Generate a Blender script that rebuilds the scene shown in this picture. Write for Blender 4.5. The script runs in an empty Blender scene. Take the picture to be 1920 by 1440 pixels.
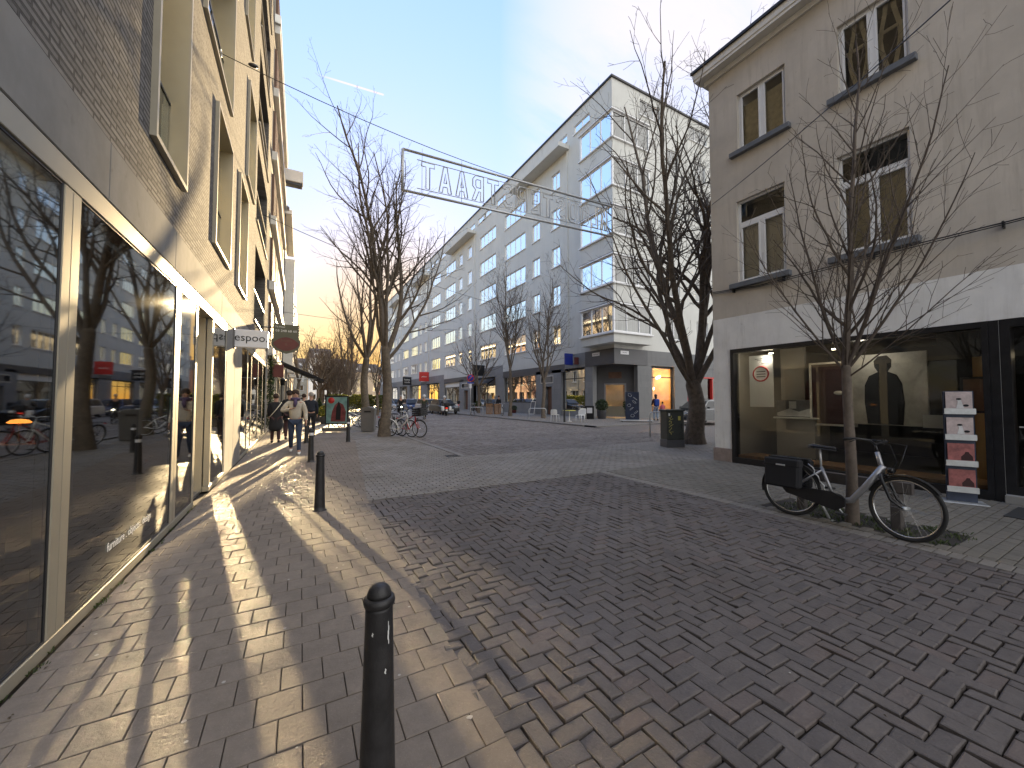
import bpy, math, random
from mathutils import Vector, Matrix
C = bpy.context.scene
COL = C.collection
rnd = random.Random(7)
R = math.radians
PI = math.pi
F_PX, YAW, PITCH, EYE = 730.0, 0.51161, 0.03697, 1.55
SUN_AZ, SUN_EL = R(11.8), R(10.4)

# ---------------------------------------------------------------- mesh builder
class MB:
    def __init__(s):
        s.v = []; s.f = []; s.sm = []
    def add(s, vs, fs, smooth=False):
        b = len(s.v); s.v.extend([tuple(p) for p in vs])
        for f in fs:
            s.f.append([b + i for i in f]); s.sm.append(smooth)
        return s
    def box(s, x0, x1, y0, y1, z0, z1, M=None):
        vs = [Vector((x, y, z)) for x in (x0, x1) for y in (y0, y1) for z in (z0, z1)]
        if M: vs = [M @ v for v in vs]
        return s.add(vs, [(0,1,3,2),(4,6,7,5),(0,4,5,1),(2,3,7,6),(0,2,6,4),(1,5,7,3)])
    def bbox(s, x0, x1, y0, y1, z0, z1, b=0.01, M=None):
        """box with chamfered edges"""
        c = ((x0+x1)/2, (y0+y1)/2, (z0+z1)/2); h = ((x1-x0)/2, (y1-y0)/2, (z1-z0)/2)
        b = min(b, min(h)*0.6); vs = []; idx = {}
        for sx in (-1, 1):
            for sy in (-1, 1):
                for sz in (-1, 1):
                    for a in range(3):
                        d = [h[0]-b, h[1]-b, h[2]-b]; d[a] = h[a]
                        idx[(sx, sy, sz, a)] = len(vs)
                        p = Vector((c[0]+sx*d[0], c[1]+sy*d[1], c[2]+sz*d[2]))
                        vs.append(M @ p if M else p)
        fs = []
        S = (-1, 1)
        for a in range(3):
            o = [k for k in range(3) if k != a]
            for sg in S:
                q = []
                for (u, w) in ((-1,-1),(1,-1),(1,1),(-1,1)):
                    t = [0,0,0]; t[a] = sg; t[o[0]] = u; t[o[1]] = w
                    q.append(idx[(t[0],t[1],t[2],a)])
                fs.append(q)
            # edges running along a
            for u in S:
                for w in S:
                    def k(sa, ax):
                        t = [0,0,0]; t[a] = sa; t[o[0]] = u; t[o[1]] = w
                        return idx[(t[0],t[1],t[2],ax)]
                    fs.append([k(-1,o[0]), k(1,o[0]), k(1,o[1]), k(-1,o[1])])
        for sx in S:
            for sy in S:
                for sz in S:
                    fs.append([idx[(sx,sy,sz,0)], idx[(sx,sy,sz,1)], idx[(sx,sy,sz,2)]])
        return s.add(vs, fs)
    def tube(s, pts, rad, n=6, cap=True, smooth=True, closed=False):
        pts = [Vector(p) for p in pts]
        if not isinstance(rad, (list, tuple)): rad = [rad]*len(pts)
        m = len(pts); vs = []; up = None
        for i, p in enumerate(pts):
            if closed: t = pts[(i+1) % m] - pts[i-1]
            elif i == 0: t = pts[1]-pts[0]
            elif i == m-1: t = pts[-1]-pts[-2]
            else: t = pts[i+1]-pts[i-1]
            if t.length < 1e-9: t = Vector((0,0,1))
            t.normalize()
            if up is None:
                up = t.orthogonal().normalized()
            else:
                up = (up - t*up.dot(t))
                if up.length < 1e-6: up = t.orthogonal()
                up.normalize()
            w = t.cross(up)
            for k in range(n):
                a = 2*PI*k/n
                vs.append(p + (up*math.cos(a) + w*math.sin(a))*rad[i])
        fs = []
        for i in range(m if closed else m-1):
            j = (i+1) % m
            for k in range(n):
                fs.append((i*n+k, i*n+(k+1) % n, j*n+(k+1) % n, j*n+k))
        if cap and not closed:
            fs.append(tuple(range(n-1, -1, -1))); fs.append(tuple((m-1)*n+k for k in range(n)))
        return s.add(vs, fs, smooth)
    def lathe(s, prof, n=16, c=(0,0,0), M=None, smooth=True):
        vs = []; m = len(prof)
        for r, z in prof:
            for k in range(n):
                a = 2*PI*k/n
                p = Vector((c[0]+r*math.cos(a), c[1]+r*math.sin(a), c[2]+z))
                vs.append(M @ p if M else p)
        fs = []
        for i in range(m-1):
            for k in range(n):
                fs.append((i*n+k, i*n+(k+1) % n, (i+1)*n+(k+1) % n, (i+1)*n+k))
        fs.append(tuple(range(n-1, -1, -1))); fs.append(tuple((m-1)*n+k for k in range(n)))
        return s.add(vs, fs, smooth)
    def ring(s, R0, r, n=32, m=6, c=(0,0,0), M=None):
        """torus with its axis along x"""
        vs = []; fs = []
        for i in range(n):
            a = 2*PI*i/n
            for k in range(m):
                b = 2*PI*k/m
                rr = R0 + r*math.cos(b)
                p = Vector((c[0]+r*math.sin(b), c[1]+rr*math.cos(a), c[2]+rr*math.sin(a)))
                vs.append(M @ p if M else p)
        for i in range(n):
            for k in range(m):
                fs.append((i*m+k, ((i+1) % n)*m+k, ((i+1) % n)*m+(k+1) % m, i*m+(k+1) % m))
        return s.add(vs, fs, True)
    def ball(s, c, r, n=10, m=7, sc=(1,1,1), M=None):
        prof = [(max(1e-4, r*math.sin(PI*i/m)), -r*math.cos(PI*i/m)) for i in range(m+1)]
        T = Matrix.Translation(Vector(c)) @ Matrix.Diagonal((sc[0], sc[1], sc[2], 1))
        if M: T = M @ T
        return s.lathe(prof, n, M=T)
    def prism(s, poly, a, b, axis='x', M=None):
        """2-D outline extruded from a to b along the axis; the outline is in the two other axes"""
        n = len(poly); vs = []
        for t in (a, b):
            for (u, w) in poly:
                p = Vector({'x': (t,u,w), 'y': (u,t,w), 'z': (u,w,t)}[axis])
                vs.append(M @ p if M else p)
        fs = [tuple(range(n-1,-1,-1)), tuple(range(n, 2*n))]
        for i in range(n):
            fs.append((i, (i+1) % n, n+(i+1) % n, n+i))
        return s.add(vs, fs)
    def quad(s, a, b, c, d):
        return s.add([a,b,c,d], [(0,1,2,3)])
    def build(s, name, mat, parent=None, kind=None, label=None, cat=None, group=None, fixn=True):
        me = bpy.data.meshes.new(name)
        me.from_pydata(s.v, [], s.f)
        me.polygons.foreach_set('use_smooth', s.sm)
        me.materials.append(mat)
        if fixn:
            import bmesh
            bm = bmesh.new(); bm.from_mesh(me)
            bmesh.ops.recalc_face_normals(bm, faces=bm.faces)
            bm.to_mesh(me); bm.free()
        me.update()
        o = bpy.data.objects.new(name, me)
        COL.objects.link(o)
        if parent is not None: o.parent = parent
        tag(o, label, cat, group, kind)
        return o

def tag(o, label=None, cat=None, group=None, kind=None):
    if label: o['label'] = label
    if cat: o['category'] = cat
    if group: o['group'] = group
    if kind: o['kind'] = kind
    return o
def thing(name, label, cat, loc=(0,0,0), rz=0.0, group=None, rot=None):
    o = bpy.data.objects.new(name, None); COL.objects.link(o)
    o.empty_display_size = 0.2
    o.location = loc; o.rotation_euler = rot if rot else (0, 0, rz)
    return tag(o, label, cat, group)
def copy_tree(o, parent=None):
    c = o.copy(); COL.objects.link(c)
    if parent is not None: c.parent = parent
    for ch in list(o.children): copy_tree(ch, c)
    return c
def dup(src, loc, rz=0.0, label=None, scale=None):
    c = copy_tree(src); c.location = loc; c.rotation_euler = (0,0,rz)
    if label: c['label'] = label
    if scale: c.scale = (scale if isinstance(scale, (tuple, list)) else (scale,)*3)
    return c

# ---------------------------------------------------------------- materials
def nmat(name):
    m = bpy.data.materials.new(name); m.use_nodes = True
    nt = m.node_tree; b = nt.nodes['Principled BSDF']
    return m, nt, b
def N(nt, t, **kw):
    n = nt.nodes.new(t)
    for k, v in kw.items(): setattr(n, k, v)
    return n
def pos(nt, scale=1.0):
    g = N(nt, 'ShaderNodeNewGeometry'); return g.outputs['Position']
def noise(nt, scale, detail=4, rough=.6, vec=None, dist=0):
    n = N(nt, 'ShaderNodeTexNoise'); n.inputs['Scale'].default_value = scale
    n.inputs['Detail'].default_value = detail; n.inputs['Roughness'].default_value = rough
    n.inputs['Distortion'].default_value = dist
    nt.links.new(vec if vec is not None else pos(nt), n.inputs['Vector']); return n.outputs['Fac']
def ramp(nt, fac, stops):
    r = N(nt, 'ShaderNodeValToRGB'); nt.links.new(fac, r.inputs[0]); e = r.color_ramp.elements
    while len(e) < len(stops): e.new(0.5)
    for i, (p, c) in enumerate(stops):
        e[i].position = p; e[i].color = (c[0], c[1], c[2], 1) if isinstance(c, (tuple, list)) else (c, c, c, 1)
    return r.outputs[0]
def mixc(nt, fac, a, b, mode='MIX'):
    m = N(nt, 'ShaderNodeMix', data_type='RGBA', blend_type=mode)
    for i, x in ((0, fac), (6, a), (7, b)):
        if hasattr(x, 'is_linked') or hasattr(x, 'links'): nt.links.new(x, m.inputs[i])
        elif i == 0: m.inputs[0].default_value = x
        else: m.inputs[i].default_value = (x[0], x[1], x[2], 1)
    return m.outputs[2]
def math_(nt, op, a, b=None, clamp=False):
    m = N(nt, 'ShaderNodeMath', operation=op, use_clamp=clamp)
    for i, x in enumerate((a, b)):
        if x is None: continue
        if hasattr(x, 'links'): nt.links.new(x, m.inputs[i])
        else: m.inputs[i].default_value = x
    return m.outputs[0]
def bump(nt, b, h, strength=.3, dist=.01, prev=None):
    n = N(nt, 'ShaderNodeBump'); n.inputs['Strength'].default_value = strength; n.inputs['Distance'].default_value = dist
    nt.links.new(h, n.inputs['Height'])
    if prev is not None: nt.links.new(prev, n.inputs['Normal'])
    nt.links.new(n.outputs[0], b.inputs['Normal']); return n.outputs[0]
def dk(c, k): return tuple(min(1, x*k) for x in c)
def pmat(name, col, rough=.6, metal=0.0, var=.18, scale=6.0, bs=60.0, bst=.12, spec=None):
    """plain surface with a little wear: two noises in the colour, fine bump, uneven gloss"""
    m, nt, b = nmat(name)
    f = noise(nt, scale, 5, .65)
    c = mixc(nt, ramp(nt, f, [(.3, 0), (.7, 1)]), dk(col, 1-var), dk(col, 1+var))
    nt.links.new(c, b.inputs['Base Color'])
    b.inputs['Metallic'].default_value = metal
    rr = N(nt, 'ShaderNodeMapRange'); rr.inputs['To Min'].default_value = max(.03, rough-.1); rr.inputs['To Max'].default_value = min(1, rough+.1)
    nt.links.new(f, rr.inputs['Value']); nt.links.new(rr.outputs[0], b.inputs['Roughness'])
    if bst > 0: bump(nt, b, noise(nt, bs, 3), bst, .004)
    if spec is not None: b.inputs['Specular IOR Level'].default_value = spec
    return m
def glow(name, col, power):
    m, nt, b = nmat(name)
    b.inputs['Base Color'].default_value = (*col, 1)
    b.inputs['Emission Color'].default_value = (*col, 1); b.inputs['Emission Strength'].default_value = power
    return m
def glassmat(name, ior=1.6, rough=.0, tint=(.75,.78,.76), wav=0.0):
    m = bpy.data.materials.new(name); m.use_nodes = True; nt = m.node_tree; nt.nodes.clear()
    out = N(nt, 'ShaderNodeOutputMaterial'); mx = N(nt, 'ShaderNodeMixShader')
    tr = N(nt, 'ShaderNodeBsdfTransparent'); gs = N(nt, 'ShaderNodeBsdfGlossy'); fr = N(nt, 'ShaderNodeFresnel')
    fr.inputs[0].default_value = ior; gs.inputs['Roughness'].default_value = rough; gs.inputs['Color'].default_value = (.97,.98,.96,1)
    tr.inputs[0].default_value = (*tint, 1)
    if wav:
        bn = N(nt, 'ShaderNodeBump'); bn.inputs['Strength'].default_value = wav; bn.inputs['Distance'].default_value = .01
        nt.links.new(noise(nt, 1.3, 1), bn.inputs['Height']); nt.links.new(bn.outputs[0], gs.inputs['Normal'])
    nt.links.new(fr.outputs[0], mx.inputs[0]); nt.links.new(tr.outputs[0], mx.inputs[1]); nt.links.new(gs.outputs[0], mx.inputs[2])
    nt.links.new(mx.outputs[0], out.inputs[0]); return m
def paver_mat(name, ca, cb, cc, rough=.6, bst=.35):
    """loose stones of one mesh: each island its own shade"""
    m, nt, b = nmat(name)
    g = N(nt, 'ShaderNodeNewGeometry')
    c = ramp(nt, g.outputs['Random Per Island'], [(0, ca), (.45, cb), (.8, dk(cb, 1.15)), (1, cc)])
    f = noise(nt, 9, 6, .7); big = noise(nt, .7, 4, .6)
    c = mixc(nt, .55, c, mixc(nt, ramp(nt, f, [(.3, 0), (.7, 1)]), dk(cb, .7), dk(cb, 1.35)))
    c = mixc(nt, ramp(nt, big, [(.35, 0), (.7, .45)]), c, dk(ca, .8))
    sp = noise(nt, 160, 2, .5)
    c = mixc(nt, ramp(nt, sp, [(.62, 0), (.72, .35)]), c, dk(cb, 1.9))
    nt.links.new(c, b.inputs['Base Color'])
    nt.links.new(ramp(nt, big, [(.3, rough-.15), (.7, rough+.12)]), b.inputs['Roughness'])
    n1 = bump(nt, b, noise(nt, 45, 5, .65), bst, .006)
    bump(nt, b, noise(nt, 9, 3, .5), bst*.6, .012, n1)
    return m
def tilemat(name, ca, cb, mortar, w, h, vec_axes=('x','y'), rough=.7, joint=.012, bst=.6, off=.5, clamp=0.35, stain=None):
    """brick texture laid in world metres on the two given axes"""
    m, nt, b = nmat(name)
    sp = N(nt, 'ShaderNodeSeparateXYZ'); nt.links.new(pos(nt), sp.inputs[0])
    cmb = N(nt, 'ShaderNodeCombineXYZ'); ax = {'x': 0, 'y': 1, 'z': 2}
    nt.links.new(sp.outputs[ax[vec_axes[0]]], cmb.inputs[0]); nt.links.new(sp.outputs[ax[vec_axes[1]]], cmb.inputs[1])
    br = N(nt, 'ShaderNodeTexBrick'); br.offset = off; br.inputs['Scale'].default_value = 1
    br.inputs['Brick Width'].default_value = w; br.inputs['Row Height'].default_value = h
    br.inputs['Mortar Size'].default_value = joint; br.inputs['Mortar Smooth'].default_value = .3; br.inputs['Bias'].default_value = 0
    br.inputs['Color1'].default_value = (*ca, 1); br.inputs['Color2'].default_value = (*cb, 1); br.inputs['Mortar'].default_value = (*mortar, 1)
    nt.links.new(cmb.outputs[0], br.inputs['Vector'])
    f = noise(nt, 1.1, 5, .65)
    c = mixc(nt, ramp(nt, f, [(.3, 0), (.75, clamp)]), br.outputs['Color'], dk(ca, .6))
    f2 = noise(nt, 30, 4, .6)
    c = mixc(nt, .35, c, mixc(nt, f2, dk(ca, .75), dk(cb, 1.3)))
    nt.links.new(c, b.inputs['Base Color']); b.inputs['Roughness'].default_value = rough
    inv = math_(nt, 'SUBTRACT', 1.0, br.outputs['Fac'])
    n1 = bump(nt, b, inv, bst, .01); bump(nt, b, f2, .25, .006, n1)
    return m
# ---------------------------------------------------------------- the palette
M = {}
M['brick_pave'] = paver_mat('brick_pave', (.078,.068,.064), (.112,.097,.090), (.138,.099,.084), .72, 1.0)
M['slab_pave'] = paver_mat('slab_pave', (.165,.14,.118), (.20,.168,.138), (.225,.185,.148), .68, .6)
M['grey_pave'] = paver_mat('grey_pave', (.145,.132,.118), (.20,.182,.16), (.27,.242,.205), .65, .5)
M['moss_pave'] = paver_mat('moss_pave', (.125,.115,.095), (.16,.145,.122), (.19,.16,.135), .75, .5)
M['road_pave'] = paver_mat('road_pave', (.10,.088,.082), (.16,.14,.128), (.22,.185,.16), .65, .6)
M['joint'] = pmat('joint_sand', (.035,.03,.026), .95, 0, .4, 12, 90, .5)
M['far_pave'] = tilemat('far_pave', (.19,.175,.155), (.225,.20,.18), (.045,.04,.036), .2, .1, ('x','y'), .65, .008)
M['far_road'] = tilemat('far_road', (.15,.132,.12), (.185,.16,.145), (.05,.043,.04), .1, .2, ('x','y'), .55, .01)
M['kerb'] = pmat('kerb_stone', (.19,.18,.17), .7, 0, .2, 5, 70, .3)
M['long_brick'] = tilemat('long_brick', (.12,.114,.110), (.285,.272,.258), (.028,.026,.024), .28, .052, ('y','z'), 1.0, .011, 2.0, .37, .3)
M['concrete'] = pmat('facade_concrete', (.235,.23,.22), 1.0, 0, .16, 1.6, 40, .15)
M['alu'] = pmat('champagne_metal', (.36,.33,.26), .5, .35, .06, 2, 200, .03)
M['alu_in'] = pmat('champagne_panel', (.36,.33,.24), .45, .35, .05, 2, 200, .02)
M['alu_dark'] = pmat('dark_frame_metal', (.045,.045,.048), .4, .5, .15, 5, 100, .05)
M['glass'] = glassmat('shop_glass', 3.2, .026, (.40,.44,.41), .0)
M['glass_dark'] = glassmat('shop_glass_dark', 1.7, .0, (.82,.84,.82), .02)
M['glass_win'] = glassmat('window_glass', 1.6, .004, (.86,.88,.88), .12)
M['glass_far'] = glassmat('far_window_glass', 2.6, .02, (.3,.33,.36), .05)
M['stucco_w'] = pmat('white_stucco', (.60,.60,.56), .85, 0, .05, .5, 90, .25)
M['stucco_b'] = pmat('beige_roughcast', (.54,.49,.42), .95, 0, .12, .9, 140, .8)
M['plaster_w'] = pmat('old_white_paint', (.76,.75,.72), .8, 0, .09, 1.5, 20, .5)
M['plinth'] = pmat('plinth_stone', (.27,.215,.19), .8, 0, .2, 6, 60, .4)
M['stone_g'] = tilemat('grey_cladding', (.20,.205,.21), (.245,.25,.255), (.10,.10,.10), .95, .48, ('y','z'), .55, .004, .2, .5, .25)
M['stone_gx'] = tilemat('grey_cladding_side', (.125,.128,.13), (.155,.158,.16), (.08,.08,.08), .95, .48, ('x','z'), .55, .004, .2, .5, .25)  # same cladding darkened: the side face's shade is put into the colour
M['stone_d'] = pmat('dark_cladding', (.085,.085,.09), .5, 0, .15, 1.2, 60, .12)
M['white_frame'] = pmat('white_window_frame', (.74,.74,.73), .35, 0, .04, 3, 100, .02)
M['sill'] = pmat('bluestone_sill', (.13,.14,.155), .6, 0, .15, 8, 80, .2)
M['offwhite'] = pmat('offwhite_paint', (.68,.65,.58), .5, 0, .08, 3, 60, .1)
M['black'] = pmat('black_paint', (.012,.012,.014), .35, 0, .3, 8, 90, .08)
M['blackmat'] = pmat('black_rubber', (.018,.018,.018), .8, 0, .3, 20, 150, .3)
M['iron'] = pmat('bollard_iron', (.026,.025,.026), .46, .2, .35, 14, 120, .35)
M['steel'] = pmat('galvanised_steel', (.55,.56,.56), .45, .6, .12, 12, 90, .08)
M['chrome'] = pmat('bright_metal', (.62,.62,.62), .2, 1.0, .06, 10, 90, .03)
M['silver'] = pmat('silver_frame_paint', (.33,.33,.34), .35, .6, .06, 10, 90, .04)
M['bark'] = pmat('bark', (.13,.105,.08), .9, 0, .4, 9, 35, 1.0)
M['bark_young'] = pmat('young_bark', (.12,.095,.075), .85, 0, .3, 14, 60, .8)
M['twig'] = pmat('twig_bark', (.085,.065,.05), .85, 0, .25, 10, 60, .2)
M['wood'] = pmat('raw_timber', (.28,.16,.08), .7, 0, .3, 7, 40, .3)
M['wood_dark'] = pmat('stained_timber', (.07,.06,.055), .75, 0, .25, 9, 60, .4)
M['slat'] = pmat('brown_slat', (.13,.07,.045), .6, 0, .25, 4, 60, .2)
M['cream_stone'] = pmat('cream_render', (.36,.33,.27), .8, 0, .12, .8, 60, .25)
M['ochre'] = pmat('warm_render', (.42,.34,.25), .85, 0, .12, 1, 60, .25)
M['red_brick'] = tilemat('red_brick_wall', (.26,.12,.085), (.32,.16,.11), (.2,.18,.16), .22, .07, ('y','z'), .85, .008)
M['roof'] = pmat('roof_tile', (.10,.085,.08), .7, 0, .25, 3, 25, .4)
M['leafh'] = None
M['white_plastic'] = pmat('white_plastic', (.75,.75,.72), .4, 0, .03, 4, 90, .02)
M['yellow'] = pmat('yellow_table_top', (.55,.50,.10), .45, 0, .08, 5, 90, .05)
M['red'] = pmat('red_paint', (.50,.03,.025), .4, 0, .12, 5, 90, .05)
M['blue'] = pmat('blue_paint', (.02,.04,.30), .4, 0, .1, 5, 90, .05)
M['green_sign'] = pmat('olive_sign_board', (.105,.105,.07), .6, 0, .1, 4, 60, .1)
M['maroon'] = pmat('maroon_sign_panel', (.13,.035,.03), .6, 0, .15, 4, 60, .1)
M['white_sign'] = pmat('white_sign_face', (.72,.72,.74), .4, 0, .02, 2, 60, .02)
M['grey_panel'] = pmat('grey_metal_panel', (.17,.165,.16), .5, .2, .12, 6, 80, .1)
M['ink'] = pmat('lettering_black', (.012,.012,.012), .5, 0, 0, 5, 80, 0)
M['ink_w'] = pmat('lettering_white', (.75,.75,.72), .5, 0, 0, 5, 80, 0)
M['room'] = pmat('interior_wall', (.16,.15,.135), .9, 0, .1, 2, 50, .05)
M['room_w'] = pmat('interior_white_wall', (.36,.34,.31), .9, 0, .05, 2, 50, .05)
M['room_d'] = pmat('interior_dark_wall', (.035,.036,.038), .8, 0, .2, 2, 50, .05)
M['room_warm'] = pmat('interior_warm_wall', (.50,.32,.15), .8, 0, .15, 2, 50, .05)
M['curtain'] = pmat('pale_curtain', (.80,.78,.72), .9, 0, .06, 6, 30, .2)
M['warm_light'] = glow('warm_lamp', (1.0,.66,.30), 6)
M['soft_light'] = glow('soft_lamp', (1.0,.80,.52), 5)
M['head_light'] = glow('head_lamp', (1.0,.92,.70), 2.5)
M['orange_glass'] = glow('orange_lamp', (1.0,.30,.05), .5)
M['tail'] = glow('tail_lamp', (1.0,.05,.02), .10)
M['skin'] = pmat('skin', (.42,.24,.17), .55, 0, .1, 14, 90, .05)
M['skin_pale'] = pmat('pale_skin', (.50,.32,.25), .55, 0, .1, 14, 90, .05)
def fabric(name, col, rough=.9): return pmat(name, col, rough, 0, .18, 9, 120, .35)
for k, c in dict(coat_black=(.012,.012,.014), coat_navy=(.014,.018,.03), jeans=(.03,.045,.085), jeans_light=(.26,.32,.42), cream=(.46,.42,.35),
                 maroon_cloth=(.05,.022,.022), grey_hair=(.32,.30,.28), brown_hair=(.04,.025,.018), blue_cloth=(.02,.06,.28), pink=(.5,.12,.14),
                 scarf=(.07,.05,.11), olive=(.05,.055,.03), tan=(.72,.66,.50), grey_cloth=(.13,.13,.135), white_cloth=(.6,.6,.6), tar=(.03,.03,.03)).items():
    M[k] = fabric('cloth_'+k, c)
def leafmat(name, a, b_):
    m, nt, b = nmat(name); g = N(nt, 'ShaderNodeNewGeometry')
    c = ramp(nt, g.outputs['Random Per Island'], [(0, dk(a, .6)), (.5, a), (1, b_)])
    nt.links.new(c, b.inputs['Base Color']); b.inputs['Roughness'].default_value = .6
    try:
        b.inputs['Subsurface Weight'].default_value = 0
    except Exception: pass
    tl = N(nt, 'ShaderNodeBsdfTranslucent'); mx = N(nt, 'ShaderNodeMixShader'); mx.inputs[0].default_value = .35
    nt.links.new(c, tl.inputs[0]); out = nt.nodes['Material Output']
    nt.links.new(b.outputs[0], mx.inputs[1]); nt.links.new(tl.outputs[0], mx.inputs[2]); nt.links.new(mx.outputs[0], out.inputs[0])
    return m
M['hedge'] = leafmat('hedge_leaf', (.10,.12,.02), (.22,.20,.03))
M['leaf'] = leafmat('dark_leaf', (.03,.055,.02), (.07,.09,.03))
M['dead'] = leafmat('dry_leaf', (.08,.06,.035), (.14,.11,.06))
M['weed'] = leafmat('weed_leaf', (.05,.08,.02), (.10,.12,.04))

for k_ in ('long_brick', 'concrete', 'stucco_b', 'cream_stone', 'plaster_w', 'stucco_w', 'slab_pave'):
    M[k_].node_tree.nodes['Principled BSDF'].inputs['Specular IOR Level'].default_value = .22

def stain(k, amount, wide=7.0, run=.55, col=(.45,.42,.38), lo=.5, hi=.78):
    '''rain streaks and grime with their own shape: noise stretched down the wall'''
    m = M[k]; nt = m.node_tree; b = nt.nodes['Principled BSDF']; old = b.inputs['Base Color'].links[0].from_socket
    mp = N(nt, 'ShaderNodeMapping'); mp.inputs['Scale'].default_value = (wide, wide, run); nt.links.new(pos(nt), mp.inputs[0])
    a = noise(nt, 1.0, 5, .7, mp.outputs[0]); c = noise(nt, .9, 4, .6)
    f = math_(nt, 'MULTIPLY', ramp(nt, a, [(lo, 0), (hi, 1)]), ramp(nt, c, [(.35, .15), (.65, 1)]))
    nt.links.new(mixc(nt, math_(nt, 'MULTIPLY', f, amount), old, mixc(nt, 1.0, old, col, 'MULTIPLY')), b.inputs['Base Color'])
    sp_ = noise(nt, 7, 3, .5); o2 = b.inputs['Base Color'].links[0].from_socket
    nt.links.new(mixc(nt, ramp(nt, sp_, [(.66, 0), (.74, amount*.45)]), o2, mixc(nt, 1.0, o2, col, 'MULTIPLY')), b.inputs['Base Color'])
stain('stucco_b', .55); stain('plaster_w', .6, 9, .8); stain('stucco_w', .35, 2.5, .25); stain('concrete', .5, 3, .6); stain('stone_g', .4, 3, .5); stain('stone_gx', .4, 3, .5); stain('plinth', .6, 6, 2); stain('cream_stone', .5, 3, .3)
# ---------------------------------------------------------------- ground, roads, pavements
TH = R(.78); CT, ST = math.cos(TH), math.sin(TH)
def LW(d, u, z=0.0):
    """a point of the left facade's frame (d out of the wall, u along it) in the world"""
    return Vector((-1.33 + d*CT + u*ST, u*CT - d*ST, z))
def zwave(x, y):
    return .0045*math.sin(x*1.9+.7*math.sin(y*.9))*math.sin(y*1.35+x*.4) - .009*math.exp(-((x-3.9)**2+(y-1.5)**2)/.16) - .007*math.exp(-((x-2.6)**2+(y-1.9)**2)/.10) - .006*math.exp(-((x-1.7)**2+(y-3.1)**2)/.3)
def stone(mb, x0, x1, y0, y1, z, bev, g, rr, tilt, T=None, jit=.0):
    """one paving stone: flat top, four worn edges going down into the joint"""
    x0 += g/2; x1 -= g/2; y0 += g/2; y1 -= g/2
    dz = rr.uniform(-1, 1)*tilt + zwave(x0, y0)*(1.0 if tilt > .0014 else .0); ax = rr.uniform(-1, 1)*tilt*1.2; ay = rr.uniform(-1, 1)*tilt*1.2
    t = []; b = []
    for (x, y, sx, sy) in ((x0,y0,1,1),(x1,y0,-1,1),(x1,y1,-1,-1),(x0,y1,1,-1)):
        j1, j2 = rr.uniform(-jit, jit), rr.uniform(-jit, jit)
        zz = z+dz+ax*(-sx)+ay*(-sy)
        p = (x+j1, y+j2, z-.022); q = (x+sx*bev*(1+rr.random()*.6)+j1, y+sy*bev*(1+rr.random()*.6)+j2, zz)
        e = (x+sx*bev*.25+j1, y+sy*bev*.25+j2, zz-bev*.55)
        b.append(p); t.append((q, e))
    vs = [q for q, e in t] + [e for q, e in t] + b
    if T: vs = [T(v) for v in vs]
    fs = [(0,1,2,3)] + [(4+i, 4+(i+1) % 4, (i+1) % 4, i) for i in range(4)] + [(8+i, 8+(i+1) % 4, 4+(i+1) % 4, 4+i) for i in range(4)]
    mb.add(vs, fs)
def running(mb, x0, x1, y0, y1, w, h, z, bev, g, tilt, seed, T=None, clip=None, jit=0.0, along='x', xmax=None, xmin=None):
    rr = random.Random(seed)
    if along == 'y':
        T0 = T; T = (lambda v: (v[1], v[0], v[2])) if T0 is None else (lambda v: T0((v[1], v[0], v[2])))
        x0, x1, y0, y1 = y0, y1, x0, x1
    row = 0; y = y0
    while y < y1 - 1e-6:
        ye = min(y+h, y1)
        x = x0 - (w/2 if row % 2 else 0)
        while x < x1 - 1e-6:
            a, b = max(x, x0), min(x+w, x1)
            if xmax: b = min(b, xmax((y+ye)/2))
            if xmin: a = max(a, xmin((y+ye)/2))
            if b-a > .03:
                c = ((a+b)/2, (y+ye)/2)
                if along == 'y': c = (c[1], c[0])
                if clip is None or clip(*c): stone(mb, a, b, y, ye, z, bev, g, rr, tilt, T, jit)
            x += w
        y += h; row += 1
def herring(mb, x0, x1, y0, y1, w, z, bev, g, tilt, seed, clip=None, jit=.002):
    rr = random.Random(seed)
    i0, i1 = int(x0/w)-2, int(x1/w)+2; j0, j1 = int(y0/w)-2, int(y1/w)+2
    def cl(a, b, lo, hi): return max(a, lo), min(b, hi)
    for i in range(i0, i1):
        for j in range(j0, j1):
            m = (i-j) % 4
            if m == 0: a, b, c, d = i*w, (i+2)*w, j*w, (j+1)*w
            elif m == 2: a, b, c, d = i*w, (i+1)*w, (j-1)*w, (j+1)*w
            else: continue
            a, b = cl(a, b, x0, x1); c, d = cl(c, d, y0, y1)
            if b-a < .03 or d-c < .03: continue
            if clip and not clip((a+b)/2, (c+d)/2): continue
            stone(mb, a, b, c, d, z, bev, g, rr, tilt, None, jit)
def sheet(name, x0, x1, y0, y1, z, mat):
    o = MB().quad((x0,y0,z),(x1,y0,z),(x1,y1,z),(x0,y1,z)).build(name, mat, kind='structure', fixn=False); return o
sheet('ground', -400, 500, -200, 900, -.035, M['joint'])
def holed_sheet(name, x0, x1, y0, y1, z, mat, holes):
    xs = sorted({x0, x1, *[h[0] for h in holes], *[h[1] for h in holes]}); ys = sorted({y0, y1, *[h[2] for h in holes], *[h[3] for h in holes]})
    mb = MB()
    for a, b in zip(xs, xs[1:]):
        for c, d in zip(ys, ys[1:]):
            if any(h[0] <= (a+b)/2 <= h[1] and h[2] <= (c+d)/2 <= h[3] for h in holes): continue
            mb.quad((a,c,z),(b,c,z),(b,d,z),(a,d,z))
    return mb.build(name, mat, kind='structure', fixn=False)
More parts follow.
